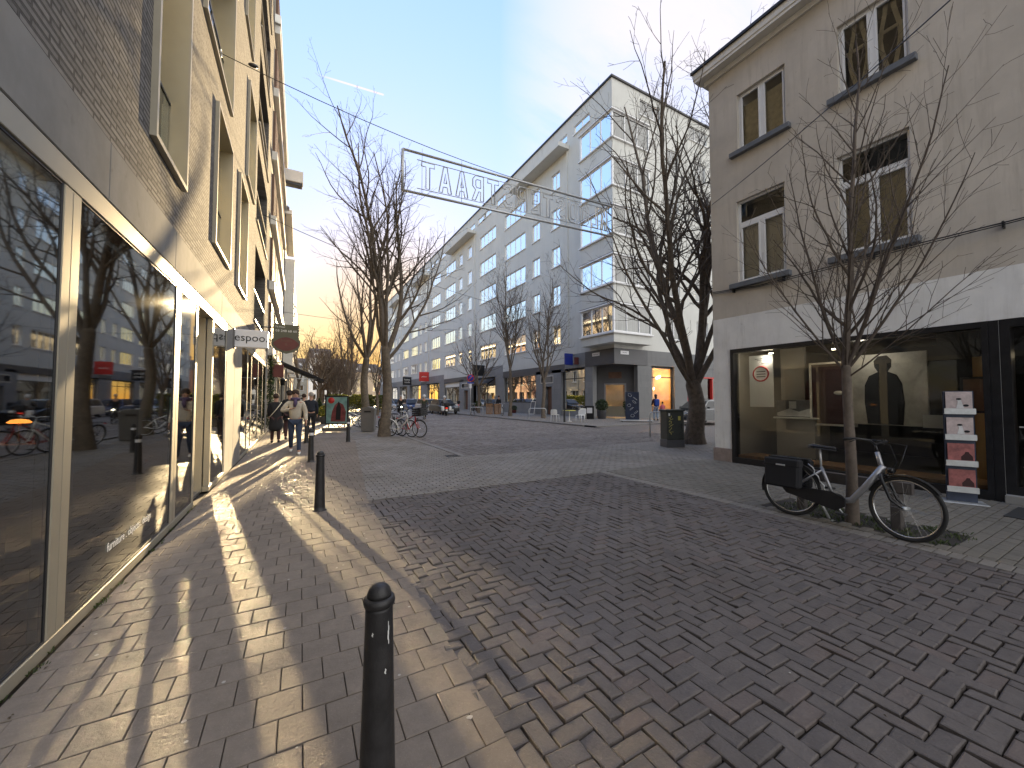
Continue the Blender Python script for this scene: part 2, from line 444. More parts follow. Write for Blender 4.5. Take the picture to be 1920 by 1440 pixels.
# left pavement of square slabs, laid along the facade
def kx(y): return .835 + .028*y          # kerb line between slabs and clinker road
sl = MB()
def Tl(v): p = LW(v[0], v[1], v[2]); return (p.x, p.y, p.z)
def pave_edge(y): return kx(min(y, 6.2)) + (0 if y < 6.2 else min(1.0, (y-6.2)*.11))
running(sl, .035, 6.2, -1.6, 22.0, .205, .203, 0.004, .0035, .0035, .0012, 3,
        Tl, None, xmax=lambda u: pave_edge(u)+1.33-ST*u)
sl.build('pavement', M['slab_pave'], kind='structure', fixn=False)
# the clinker road in herringbone
hb = MB()
herring(hb, .84, 5.62, -1.6, 6.25, .097, 0.0, .0065, .007, .0042, 5, lambda x, y: x > kx(y)-.05, jit=.0035)
hb.build('road', M['brick_pave'], kind='structure', fixn=False)
# gutter course of long stones beside the right pavement
gt = MB(); running(gt, 5.62, 5.82, -1.6, 6.3, .1, .2, .002, .005, .006, .0015, 9, along='y')
gt.build('gutter', M['grey_pave'], kind='structure', fixn=False)
# right pavement
rp = MB(); running(rp, 5.82, 9.28, -1.6, 6.3, .21, .105, .004, .005, .006, .0018, 11, clip=lambda x, y: not (5.95 < x < 6.75 and 1.3 < y < 3.2))
rp.build('right_pavement', M['moss_pave'], kind='structure', fixn=False)
sheet('tree_soil', 5.9, 6.8, 1.25, 3.25, -.010, M['joint'])
# raised crossing between the two roads
cr = MB()
def cross_clip(x, y): return x < 3.95 or y < 9.75
running(cr, .9, 13.0, 6.27, 22.0, .2, .1, 0.001, .006, .009, .002, 13, clip=cross_clip, xmin=lambda y: pave_edge(y)-.02)
cr.build('crossing', M['grey_pave'], kind='structure', fixn=False)
# the main road beyond
mr = MB(); running(mr, 4.1, 14.2, 9.78, 36, .1, .2, 0.0, .010, .015, .003, 17, along='y', clip=lambda x, y: x < 14.2 and not (y > 15.5 and x > 13.9))
mr.build('main_road', M['road_pave'], kind='structure', fixn=False)
sheet('far_road', 4.1, 14.2, 36, 420, -.002, M['far_road'])
sheet('side_street', 14.2, 90, 9.78, 16.2, -.002, M['far_road'])
kb = MB()
for y in [9.8+i*1.0 for i in range(60)]: kb.bbox(3.95, 4.1, y, y+.992, -.05, .012 if y < 16 else .05, .008)
for y in [17.2+i*1.0 for i in range(60)]: kb.bbox(14.2, 14.35, y, y+.992, -.05, .06, .008)
for x in [14.35+i*1.0 for i in range(40)]: kb.bbox(x, x+.992, 16.2, 16.35, -.05, .06, .008)
kb.build('kerb', M['kerb'], kind='structure')
holed_sheet('far_pavement', 14.35, 90, 16.35, 300, .045, M['far_pave'], [])
sheet('far_left_pavement', -3, 3.95, 22.0, 300, .0, M['far_pave'])
sheet('corner_pavement', 9.28, 90, -20, 9.78, .0, M['far_pave'])
sheet('near_ground', -30, 60, -60, -1.6, -.003, M['far_pave'])
# drain grates lying in the gutter and pavement
def grate(x, y, w, l, label):
    t = thing('drain_grate', label, 'drain', (x, y, .005))
    f = MB(); f.box(-w/2, w/2, -l/2, -l/2+.03, 0, .012); f.box(-w/2, w/2, l/2-.03, l/2, 0, .012); f.box(-w/2, -w/2+.03, -l/2+.03, l/2-.03, 0, .012); f.box(w/2-.03, w/2, -l/2+.03, l/2-.03, 0, .012)
    f.build('frame', M['iron'], t)
    b = MB(); n = int(w/.05)
    for i in range(1, n): b.box(-w/2+i*w/n-.008, -w/2+i*w/n+.008, -l/2+.03, l/2-.03, 0, .008)
    b.build('grille', M['iron'], t)
grate(3.75, 9.95, .32, .32, 'iron drain grate at the corner of the kerb and the crossing')
# litter and dead leaves
lf = MB(); rr = random.Random(4)
for i in range(140):
    u = rr.uniform(.5, 14); d = abs(rr.gauss(0, .12))+.04 if i < 70 else rr.uniform(.1, 5)
    p = LW(d, u, .006); a = rr.uniform(0, 6.3); s = rr.uniform(.006, .016)
    ca, sa = math.cos(a)*s, math.sin(a)*s
    lf.add([(p.x-ca,p.y-sa,p.z),(p.x+sa*.6,p.y-ca*.6,p.z+.006),(p.x+ca,p.y+sa,p.z+.003),(p.x-sa*.6,p.y+ca*.6,p.z+.004)], [(0,1,2,3)])
lf.build('fallen_leaves', M['dead'], kind='stuff', fixn=False)
def tuft_mb(mb, x, y, z, n, h, s, rr):
    for i in range(n):
        a = rr.uniform(0, 6.3); r0 = rr.uniform(0, s); hh = h*rr.uniform(.4, 1); le = rr.uniform(.2, .9)*hh
        bx, by = x+math.cos(a)*r0, y+math.sin(a)*r0; w = .0035
        px, py = -math.sin(a)*w, math.cos(a)*w
        mb.add([(bx-px,by-py,z),(bx+px,by+py,z),(bx+math.cos(a)*le*.5+px,by+math.sin(a)*le*.5+py,z+hh*.7),(bx+math.cos(a)*le,by+math.sin(a)*le,z+hh*.85)], [(0,1,2,3)])
wd = MB(); rr = random.Random(12)
for i in range(46):
    u = rr.choice([2.0, 2.7, 3.3, 4.2, 4.35, 5.2, 6.0, 7.0])+rr.gauss(0, .16); p = LW(rr.uniform(.0, .05), u); tuft_mb(wd, p.x, p.y, 0, 7, .035, .025, rr)
for i in range(170):
    tuft_mb(wd, 6.35+rr.uniform(-.38,.38), 2.2+rr.uniform(-.9,.9), -.01, 6, .06, .05, rr)
wd.build('weeds', M['weed'], kind='stuff', fixn=False)
# ---------------------------------------------------------------- walls with real openings
def wall(mb, P, u0, u1, z0, z1, holes, depth=.3, reveal=True):
    """front face at d=0 cut round the holes (u0,u1,z0,z1[,depth]); reveals run back into the wall"""
    us = sorted({u0, u1, *[min(max(h[0], u0), u1) for h in holes], *[min(max(h[1], u0), u1) for h in holes]})
    zs = sorted({z0, z1, *[min(max(h[2], z0), z1) for h in holes], *[min(max(h[3], z0), z1) for h in holes]})
    for a, b in zip(us, us[1:]):
        col = [h for h in holes if h[0] < (a+b)/2 < h[1]]
        start = None
        for c, d in zip(zs, zs[1:]):
            inside = any(h[2] < (c+d)/2 < h[3] for h in col)
            if inside:
                if start is not None: mb.add([P(a,start,0),P(b,start,0),P(b,c,0),P(a,c,0)], [(0,1,2,3)]); start = None
            elif start is None: start = c
        if start is not None: mb.add([P(a,start,0),P(b,start,0),P(b,z1,0),P(a,z1,0)], [(0,1,2,3)])
    if reveal:
        for h in holes:
            a, b, c, d = h[:4]; q = -(h[4] if len(h) > 4 else depth)
            mb.add([P(a,c,0),P(a,d,0),P(a,d,q),P(a,c,q)], [(0,1,2,3)]); mb.add([P(b,c,0),P(b,d,0),P(b,d,q),P(b,c,q)], [(0,1,2,3)])
            mb.add([P(a,c,0),P(b,c,0),P(b,c,q),P(a,c,q)], [(0,1,2,3)]); mb.add([P(a,d,0),P(b,d,0),P(b,d,q),P(a,d,q)], [(0,1,2,3)])
class FR:
    """facade frame: u along, z up, d outwards -> local coordinates"""
    def __init__(s, f): s.f = f
    def P(s, u, z, d=0.0): return s.f(u, z, d)
    def box(s, mb, u0, u1, z0, z1, d0, d1, bev=None):
        a = s.f(u0, z0, d0); b = s.f(u1, z1, d1)
        lo = [min(a[i], b[i]) for i in range(3)]; hi = [max(a[i], b[i]) for i in range(3)]
        if bev: mb.bbox(lo[0], hi[0], lo[1], hi[1], lo[2], hi[2], bev)
        else: mb.box(lo[0], hi[0], lo[1], hi[1], lo[2], hi[2])
    def frame(s, mb, u0, u1, z0, z1, d0, d1, w, wz=None):
        wz = wz or w
        s.box(mb, u0, u1, z0, z0+wz, d0, d1); s.box(mb, u0, u1, z1-wz, z1, d0, d1)
        s.box(mb, u0, u0+w, z0+wz, z1-wz, d0, d1); s.box(mb, u1-w, u1, z0+wz, z1-wz, d0, d1)
    def pane(s, mb, u0, u1, z0, z1, d): mb.add([s.f(u0,z0,d),s.f(u1,z0,d),s.f(u1,z1,d),s.f(u0,z1,d)], [(0,1,2,3)])
def text_mb(txt, size, thick=.004, align='CENTER', spacing=1.0):
    cu = bpy.data.curves.new('t', 'FONT'); cu.body = txt; cu.size = size; cu.extrude = thick/2; cu.align_x = align; cu.align_y = 'CENTER'
    cu.space_character = spacing; cu.resolution_u = 3
    o = bpy.data.objects.new('t', cu); COL.objects.link(o)
    dg = bpy.context.evaluated_depsgraph_get(); dg.update()
    me = bpy.data.meshes.new_from_object(o.evaluated_get(dg))
    vs = [tuple(v.co) for v in me.vertices]; fs = [tuple(p.vertices) for p in me.polygons]
    bpy.data.objects.remove(o); bpy.data.curves.remove(cu); bpy.data.meshes.remove(me)
    return vs, fs
def text_on(parent, name, txt, size, M4, mat, align='CENTER', thick=.004, spacing=1.0):
    vs, fs = text_mb(txt, size, thick, align, spacing); mb = MB()
    mb.add([M4 @ Vector(v) for v in vs], fs)
    return mb.build(name, mat, parent)
def plane_M(o, xdir, updir):
    x = Vector(xdir).normalized(); y = Vector(updir).normalized(); z = x.cross(y)
    m = Matrix((( x.x,y.x,z.x,o[0]),(x.y,y.y,z.y,o[1]),(x.z,y.z,z.z,o[2]),(0,0,0,1))); return m

# ---------------------------------------------------------------- the brick building on the left
LB = thing('brick_building', 'grey brick building with a glazed ground-floor shop and projecting metal windows', 'building', (-1.33,0,0), -TH)
fl = FR(lambda u, z, d=0.0: Vector((d, u, z)))
UE = 20.4; TOPL = 19.0
# (u0, u1, z0, z1)
wins = [(4.98,6.08,4.16,7.40),(8.02,9.50,4.18,6.50),(10.75,12.15,4.16,6.70),
        (1.3,2.5,4.12,6.45),(6.95,9.35,7.25,9.7),(11.98,13.62,7.35,9.8),(2.5,3.9,7.9,10.3),
        (11.15,12.55,10.9,13.2),(5.2,6.6,10.5,12.9),(8.1,9.4,10.6,12.9),(7.2,8.6,13.8,16.2),(11.9,13.2,14.1,16.5),(3.2,4.6,13.8,16.2)]
logg = [(14.6,18.6,4.0,6.45,.75),(14.6,18.6,7.2,9.7,.75),(14.6,18.6,10.4,12.9,.75),(14.6,18.6,13.6,16.0,.75),(14.6,18.6,16.7,18.5,.75)]
w = MB(); wall(w, fl.P, -6, UE, 3.52, TOPL, [h+(.42,) for h in wins]+logg)
w.box(-.9, -.755, 14.55, 18.65, 3.9, 18.6)
w.quad((0,UE,0),(0,UE,TOPL),(-9,UE,TOPL),(-9,UE,0)); w.quad((0,-6,0),(0,-6,TOPL),(-9,-6,TOPL),(-9,-6,0)); w.quad((0,-6,TOPL),(0,UE,TOPL),(-9,UE,TOPL),(-9,-6,TOPL))
w.build('wall', M['long_brick'], LB)
for (a, b, c, d, q) in logg:
    g = MB(); fl.box(g, a, b, c, c+.06, -.2, .05); fl.box(g, a, a+.03, c+.06, c+1.0, -.05, -.02); fl.box(g, b-.03, b, c+.06, c+1.0, -.05, -.02)
    fl.box(g, a, b, c+1.0, c+1.05, -.06, -.01)
    g.build('balcony_rail', M['alu'], LB)
for (a, b, c, d) in wins:
    f = MB(); e = .05; pr = .055
    fl.frame(f, a-e, b+e, c-e, d+e, -.02, pr, e)
    win = f.build('window', M['alu'], LB)
    l = MB(); t = .008
    l.add([fl.P(b-t,c,pr-.02),fl.P(b-t,d,pr-.02),fl.P(b-t,d,-.4),fl.P(b-t,c,-.4)], [(0,1,2,3)]); l.add([fl.P(a+t,c,pr-.02),fl.P(a+t,d,pr-.02),fl.P(a+t,d,-.4),fl.P(a+t,c,-.4)], [(0,1,2,3)])
    l.add([fl.P(a,c+t,pr-.02),fl.P(b,c+t,pr-.02),fl.P(b,c+t,-.4),fl.P(a,c+t,-.4)], [(0,1,2,3)]); l.add([fl.P(a,d-t,pr-.02),fl.P(b,d-t,pr-.02),fl.P(b,d-t,-.4),fl.P(a,d-t,-.4)], [(0,1,2,3)])
    l.build('lining', M['alu_in'], win)
    s = MB(); fl.frame(s, a+.02, b-.02, c+.02, d-.02, -.39, -.33, .05); um = a+(b-a)*.45; fl.box(s, um-.03, um+.03, c+.07, d-.07, -.385, -.335)
    s.build('sash', M['alu'], win)
    p = MB(); fl.pane(p, a+.06, b-.06, c+.06, d-.06, -.36); p.build('pane', M['glass_win'], win, fixn=False)
    r = MB(); fl.box(r, a+.02, b-.02, c+.03, c+.95, -.14, -.128); r.build('balustrade', M['glass_win'], win); r = MB(); fl.box(r, a+.02, b-.02, c+.951, c+.98, -.15, -.118); fl.box(r, a+(b-a)*.5, a+(b-a)*.5+.02, c+.03, c+.95, -.125, -.11); r.build('balustrade_rail', M['alu_dark'], win)
    k = MB(); k.quad((-1.2,a-.3,c-.3),(-1.2,b+.3,c-.3),(-1.2,b+.3,d+.3),(-1.2,a-.3,d+.3)); k.build('blind', M['room'], win, fixn=False)
cb = MB()
us = [-6, -2.6, .2, 2.35, 4.05, 5.85, 8.9, 11.66, 14.4, 17.2, UE]
for a, b in zip(us, us[1:]): fl.box(cb, a+.004, b-.004, 3.06, 3.515, -.3, .022, .006)
cb.build('concrete_band', M['concrete'], LB)
for (a, b) in ((9.60,10.7),(10.71,11.90),(19.85,UE)):
    q = MB(); fl.box(q, a, b-.004, .0, 3.055, -.3, .02, .006); q.build('pier', M['concrete'], LB)
# the glazed shop front
fr = MB()
def rails(mb, a, b):
    fl.box(mb, a, b, .0, .085, -.08, .016, .004); fl.box(mb, a, b, 2.90, 3.055, -.08, .018, .004)
rails(fr, -6, 7.12); rails(fr, 8.20, 9.598); rails(fr, 11.905, 19.845)
fl.box(fr, 7.12, 8.20, 2.90, 3.055, -.5, .018, .004)
fr.build('shop_front_frame', M['alu'], LB)
posts = [(-3.2,-3.0),(.9,1.1),(3.46,3.67),(5.98,6.20),(7.02,7.12),(8.20,8.29),(9.53,9.598),(11.905,11.97),(13.2,13.29),(14.2,14.28),(16.3,16.4),(18.2,18.3),(19.76,19.845)]
for a, b in posts:
    q = MB(); fl.box(q, a, b, .086, 2.899, -.07, .013, .004); fl.box(q, a+(b-a)*.5-.002, a+(b-a)*.5+.002, .1, 2.89, .013, .0145); q.build('post', M['alu'], LB)
edges = [(-6,-3.2),(-3.0,.9),(1.1,3.46),(3.67,5.98),(6.20,7.02),(8.29,9.53),(11.97,13.2),(13.29,14.2),(14.28,16.3),(16.4,18.2),(18.3,19.76)]
for a, b in edges:
    q = MB(); fl.frame(q, a+.001, b-.001, .086, 2.899, -.02, .007, .014); sash = q.build('glazing_bead', M['alu_dark'], LB)
    q = MB(); fl.pane(q, a+.012, b-.012, .098, 2.888, .002); q.build('pane', M['glass'], sash, fixn=False)
# recessed shop door
dj = MB(); fl.box(dj, 7.12, 7.15, .0, 2.9, -.6, -.08); fl.box(dj, 8.17, 8.20, .0, 2.9, -.6, -.08); dj.build('door_reveal', M['alu'], LB)
dr = MB(); fl.frame(dr, 7.16, 8.16, .03, 2.88, -.30, -.23, .08); door = dr.build('door', M['alu'], LB)
q = MB(); fl.pane(q, 7.24, 8.08, .11, 2.8, -.265); q.build('pane', M['glass'], door, fixn=False)
q = MB(); q.tube([fl.P(7.3, .9, -.17), fl.P(7.3, 1.7, -.17)], .015, 8); q.tube([fl.P(7.3,1.0,-.25),fl.P(7.3,1.0,-.17)], .01, 6); q.tube([fl.P(7.3,1.6,-.25),fl.P(7.3,1.6,-.17)], .01, 6); q.build('handle', M['steel'], door)
# the rooms behind the glass
it = MB(); it.box(-6.0, -5.9, -6, UE, 0, 3.05); it.box(-5.9, -.35, -6, 9.6, 3.0, 3.05); it.box(-5.9, -.35, 11.9, UE, 3.0, 3.05); it.box(-5.9, -.31, 9.6, 9.7, 0, 3.0); it.box(-5.9,-.31,11.8,11.9,0,3.0); it.box(-5.9,-.35,UE-.1,UE-.02,0,3.0)
it.build('room', M['room'], LB)
it = MB(); it.box(-5.9, -.1, -6, 9.6, -.02, .02); it.box(-5.9, -.1, 11.9, UE-.1, -.02, .02); it.build('shop_floor', M['grey_panel'], LB)
text_on(LB, 'lettering', 'furniture . objects . design', .098, plane_M((.007, 4.30, .36), (0,1,0), (0,0,1)), M['ink_w'], 'LEFT', .002)
q = MB(); fl.box(q, -1.0, .9, 2.70, 2.9, -.2, -.1)
# display things inside, seen dimly through the glass
def table_lamp(d, u, z, label):
    t = thing('lamp', label, 'lamp', LW(d, u, z))
    MB().lathe([(.10,0),(.10,.015),(.02,.03),(.016,.2),(.016,.24)], 16).build('stem', M['alu_dark'], t)
    MB().lathe([(.085,.235),(.10,.245),(.07,.275),(.02,.285)], 18).build('lamp_shade', M['orange_glass'], t)
    return t
def display_plinth(d, u, w_, l, h, label):
    t = MB().bbox(-w_/2, w_/2, -l/2, l/2, 0, h, .01).build('display_plinth', M['room_w'])
    t.location = LW(d, u, .02); t.rotation_euler = (0,0,-TH); tag(t, label, 'display plinth')
display_plinth(-1.3, 4.6, .8, 1.1, .42, 'low pale display plinth under the orange lamp behind the shop glass')
table_lamp(-1.2, 4.6, .44, 'glowing orange lamp on the low plinth behind the shop glass')
display_plinth(-1.6, 6.9, .7, .7, 1.0, 'tall pale display plinth carrying the farther orange lamp in the shop')
table_lamp(-1.6, 6.9, 1.02, 'glowing orange lamp on the tall plinth farther into the shop')
def armchair(d, u, rz, mat, label):
    t = thing('armchair', label, 'armchair', LW(d, u, .02), rz)
    MB().bbox(-.36,.36,-.34,.30,.30,.44,.04).build('seat', mat, t); MB().bbox(-.36,.36,.24,.38,.44,.86,.04).build('backrest', mat, t)
    for s in (-1,1):
        MB().bbox(s*.38-.05, s*.38+.05, -.34, .34, .30, .62, .03).build('armrest', mat, t)
        for y in (-.3,.3): MB().tube([(s*.32,y,.3),(s*.34,y,0)], [.018,.012], 6).build('leg', M['wood'], t)
armchair(-1.8, 2.6, 1.2, M['grey_cloth'], 'grey armchair just behind the nearest shop window')
armchair(-2.1, 13.2, 1.9, M['cream'], 'cream armchair behind the glass past the concrete pier')
# wire loop anchored in the brick wall
# ---------------------------------------------------------------- the other houses down the left side
def houses():
    specs = [
     (20.45, 33.0, 22.5, 'slat_house', 'tall apartment block with brown slatted balconies and pale bands beyond the brick building', 'slat'),
     (33.0, 43.0, 15.5, 'townhouse', 'cream rendered townhouse with a dormer next to the slatted block', 'cream'),
     (43.0, 52.0, 13.5, 'townhouse', 'ochre rendered townhouse with an oriel between two cream ones', 'ochre'),
     (52.0, 64.0, 15.0, 'townhouse', 'taller cream townhouse in the middle of the far left row', 'cream'),
     (64.0, 78.0, 13.0, 'townhouse', 'red brick townhouse far down the left row', 'red'),
     (78.0, 120.0, 14.0, 'townhouse', 'long cream terrace closing the far end of the left row', 'cream')]
    mats = dict(slat='concrete', cream='cream_stone', ochre='ochre', red='red_brick')
    for i, (a, b, h, nm, label, kind) in enumerate(specs):
        t = thing(nm, label, 'building', LW(0, a), -TH)
        L = b-a; f = FR(lambda u, z, d=0.0: Vector((d, u, z)))
        if kind == 'slat':
            holes = []
            z = 3.4
            while z+2.7 < h: holes.append((.35, L-.3, z+.5, z+2.6, 1.0)); z += 3.0
            sh = [(.5,2.6,.1,2.9,.3),(3.0,5.6,.1,2.9,.3),(6.2,8.4,.1,2.9,.3),(8.8,11.8,.1,2.9,.3)]
            m = MB(); wall(m, f.P, 0, L, 0, h, holes+sh, .4); m.box(-1.15,-1.0,0,L,3.2,h); m.box(-9,-1.16,0,L,0,h); m.build('wall', M['cream_stone'], t)
            for (u0,u1,z0,z1,q) in holes:
                sl_ = MB(); u = u0+.1
                while u < u1-.1:
                    if int((u-u0)*2) % 5 != 4: f.box(sl_, u, u+.06, z0+.02, z1-.02, -.02, .10)
                    u += .16
                sl_.build('slat_screen', M['slat'], t)
                bd = MB(); f.box(bd, 0.1, L-.1, z0-.42, z0-.02, .002, .22, .01); bd.build('balcony_band', M['offwhite'], t)
            for s_ in sh:
                g = MB(); f.pane(g, s_[0], s_[1], s_[2], s_[3], -.12); pn = MB(); f.frame(pn, s_[0], s_[1], s_[2], s_[3], -.16, -.06, .07)
                fo = pn.build('window', M['alu'], t); g.build('pane', M['glass'], fo, fixn=False)
            c = MB(); f.box(c, .0, L-.02, h-3.6, h-3.2, 0.001, .24); c.build('cornice', M['offwhite'], t)
        else:
            n = max(2, int(L/2.6)); step = L/n; holes = []
            rows = int((h-4.6)/3.0)
            for r_ in range(rows+1):
                for k in range(n):
                    u = (k+.5)*step; z = 4.4+r_*3.0
                    if z+1.9 < h-.4: holes.append((u-.5, u+.5, z, z+1.85, .22))
            for k in range(n): holes.append(((k+.5)*step-.95, (k+.5)*step+.95, .35 if k % 2 else .02, 2.9, .3))
            m = MB(); wall(m, f.P, 0, L, 0, h, holes, .22); m.box(-9,-.7,0.02,L-.02,0,h-.01); m.quad((0,0,0),(0,0,h),(-9,0,h),(-9,0,0)); m.quad((0,L,0),(0,L,h),(-9,L,h),(-9,L,0)); m.build('wall', M[mats[kind]], t)
            for (u0,u1,z0,z1,q) in holes:
                pn = MB(); f.frame(pn, u0, u1, z0, z1, -q, -q+.07, .06); f.box(pn, (u0+u1)/2-.03, (u0+u1)/2+.03, z0+.06, z1-.06, -q, -q+.06)
                if z0 > 3: f.box(pn, u0-.08, u1+.08, z0-.1, z0-.003, .001, .12)
                fo = pn.build('window', M['white_frame'], t)
                g = MB(); f.pane(g, u0, u1, z0, z1, -q+.03); g.build('pane', M['glass_far'], fo, fixn=False)
            rf = MB(); e = .22 + .16*(i % 2)
            rf.prism([(e, h),(e, h+.28),(-3.2, h+3.0),(-6, h+3.0),(-9, h)], -.0, L, 'y', Matrix(((1,0,0,0),(0,1,0,0),(0,0,1,0),(0,0,0,1))))
            ro = rf.build('roof', M['roof'], t)
            gu = MB(); f.box(gu, 0, L, h-.22, h+.12, .001, e+.18, .02); gu.build('cornice', M['offwhite'], t)
            ch = MB(); ch.box(-3.9,-3.1, L*.75, L*.75+.9, h+1.8, h+4.2); ch.build('chimney', M['red_brick'], ro)
            if i in (1, 2, 3):
                bay = MB(); bay.bbox(0.002, .75, L*.35, L*.35+2.2, 4.2, h-2.5, .02); bo = bay.build('oriel', M['offwhite'], t)
                g = MB(); f.pane(g, L*.35+.2, L*.35+2.0, 5.0, 6.6, .76); f.pane(g, L*.35+.2, L*.35+2.0, 8.0, 9.6, .76); g.build('pane', M['glass_far'], bo, fixn=False)
            dp = MB(); dp.tube([(.12, .25, 0), (.12, .25, h-.2)], .05, 6); dp.build('downpipe', M['grey_panel'], t)
houses()
# ---------------------------------------------------------------- the long white building
WX, WY, WH, WEND = 20.68, 21.35, 26.0, 110.4
WB = thing('apartment_building', 'long white seven-storey corner apartment building over grey shops', 'building', (WX, WY, 0))
fW = FR(lambda u, z, d=0.0: Vector((-d, u, z)))              # street side: u runs away from the corner
fS = FR(lambda u, z, d=0.0: Vector((u, -d, z)))              # side street face
FL = [6.4, 9.97, 13.55, 17.1, 20.65]                          # sill heights
LWL = WEND-WY
def win_at(frm, u0, u1, z0, z1, nm, parent, depth=.16, thick=.07, glass='glass_far', backing=None, transom=None, reveal=True):
    """a framed window with its mullions, sill and glass standing in an opening"""
    fm = MB(); frm.frame(fm, u0, u1, z0, z1, -depth, -depth+.07, thick)
    n = nm
    for k in range(1, n):
        u = u0+(u1-u0)*k/n; frm.box(fm, u-thick*.6, u+thick*.6, z0+thick, z1-thick, -depth+.003, -depth+.068)
    if transom: frm.box(fm, u0+thick, u1-thick, transom-.03, transom+.03, -depth-.004, -depth+.072)
    w_ = fm.build('window', M['white_frame'], parent)
    g = MB()
    frm.pane(g, u0+thick*.5, u1-thick*.5, z0+thick*.5, z1-thick*.5, -depth+.03); g.build('pane', M[glass], w_, fixn=False)
    s = MB(); frm.box(s, u0-.08, u1+.08, z0-.09, z0-.002, -depth+.02, .09, .008); s.build('sill', M['white_frame'], w_)
    if backing:
        b = MB(); frm.pane(b, u0+.02, u1-.02, z0+.02, z1-.02, -depth-.12); b.build('curtain', M[backing], w_, fixn=False)
    return w_
rr = random.Random(31)
# window columns on the street side: (u0, u1, panes)
cols = []
for k in range(5):
    o = k*20.0
    for (a, b, n) in ((28.0,29.3,2),(31.3,32.65,2),(34.0,38.5,4),(40.75,45.3,4)):
        a2, b2 = a+o-WY, b+o-WY
        if b2 < LWL-1: cols.append((a2, b2, n))
holes = []
for (a, b, n) in cols:
    for z in FL: holes.append((a, b, z, z+(1.78 if z < 20 else 1.6), .16))
top = []
for k in range(5):
    o = k*20.0-WY
    for (a, b) in ((23.9,25.9),(26.9,28.6),(29.4,31.1),(32.6,34.3),(38.4,40.6),(42.0,44.2)):
        if b+o < LWL-1: top.append((a+o, b+o, 24.2, 24.95, .14))
m = MB(); wall(m, fW.P, 0, LWL, 5.3, WH, holes+top)
# side face
sc = [(6.0,7.5,2),(9.6,11.2,2),(13.5,15.5,3),(18,20,3),(23,25,3),(28,30,3),(33,35,3)]
sh = []
for (a, b, n) in sc:
    for z in FL: sh.append((a, b, z, z+1.78, .16))
sh += [(3.0,5.4,24.2,25.45,.14),(9,11.5,24.2,25.45,.14)]
wall(m, fS.P, 0, 42, 5.3, WH, sh)
m.add([(0,LWL,0),(0,LWL,WH),(13,LWL,WH),(13,LWL,0)], [(0,1,2,3)]); m.add([(13,13,0),(13,13,WH),(13,LWL,WH),(13,LWL,0)], [(0,1,2,3)]); m.add([(13,13,0),(13,13,WH),(42,13,WH),(42,13,0)], [(0,1,2,3)]); m.add([(42,0,0),(42,0,WH),(42,13,WH),(42,13,0)],[(0,1,2,3)])
m.add([(0,0,WH-.02),(13,0,WH-.02),(13,LWL,WH-.02),(0,LWL,WH-.02)], [(0,1,2,3)]); m.add([(13,0,WH-.02),(42,0,WH-.02),(42,13,WH-.02),(13,13,WH-.02)], [(0,1,2,3)])
m.build('wall', M['stucco_w'], WB)
cp = MB(); fW.box(cp, -.12, LWL, WH, WH+.14, -.4, .12); fS.box(cp, .4, 42, WH, WH+.14, -.4, .12); cp.build('roof_coping', M['alu_dark'], WB)
for (a, b, n) in cols:
    for z in FL:
        lit = rr.random(); win_at(fW, a, b, z, z+(1.78 if z < 20 else 1.6), n, WB, backing='curtain' if lit < .45 else 'room_d', transom=None)
for (a, b, c, d, q) in top: win_at(fW, a, b, c, d, 2 if b-a < 2.1 else 3, WB, .14, .05, backing='room_d')
for (a, b, n) in sc:
    for z in FL: win_at(fS, a, b, z, z+1.78, n, WB, backing='curtain' if rr.random() < .4 else 'room_d')
for (a, b, c, d, q) in sh[-2:]: win_at(fS, a, b, c, d, 3, WB, .14, .05, backing='room_d')
# roof-line slabs and the slightly projecting wall fields under them
for k in range(5):
    a, b = 26.6-WY+k*20, 35.6-WY+k*20
    if b > LWL: break
    s = MB(); fW.box(s, a, b, 23.35, 23.75, .001, 1.15, .02); s.build('balcony_slab', M['stucco_w'], WB)
    p = MB(); fW.box(p, a+.2, a+.32, 6.0, 23.34, .001, .10, .01); p.build('pilaster', M['stucco_w'], WB)
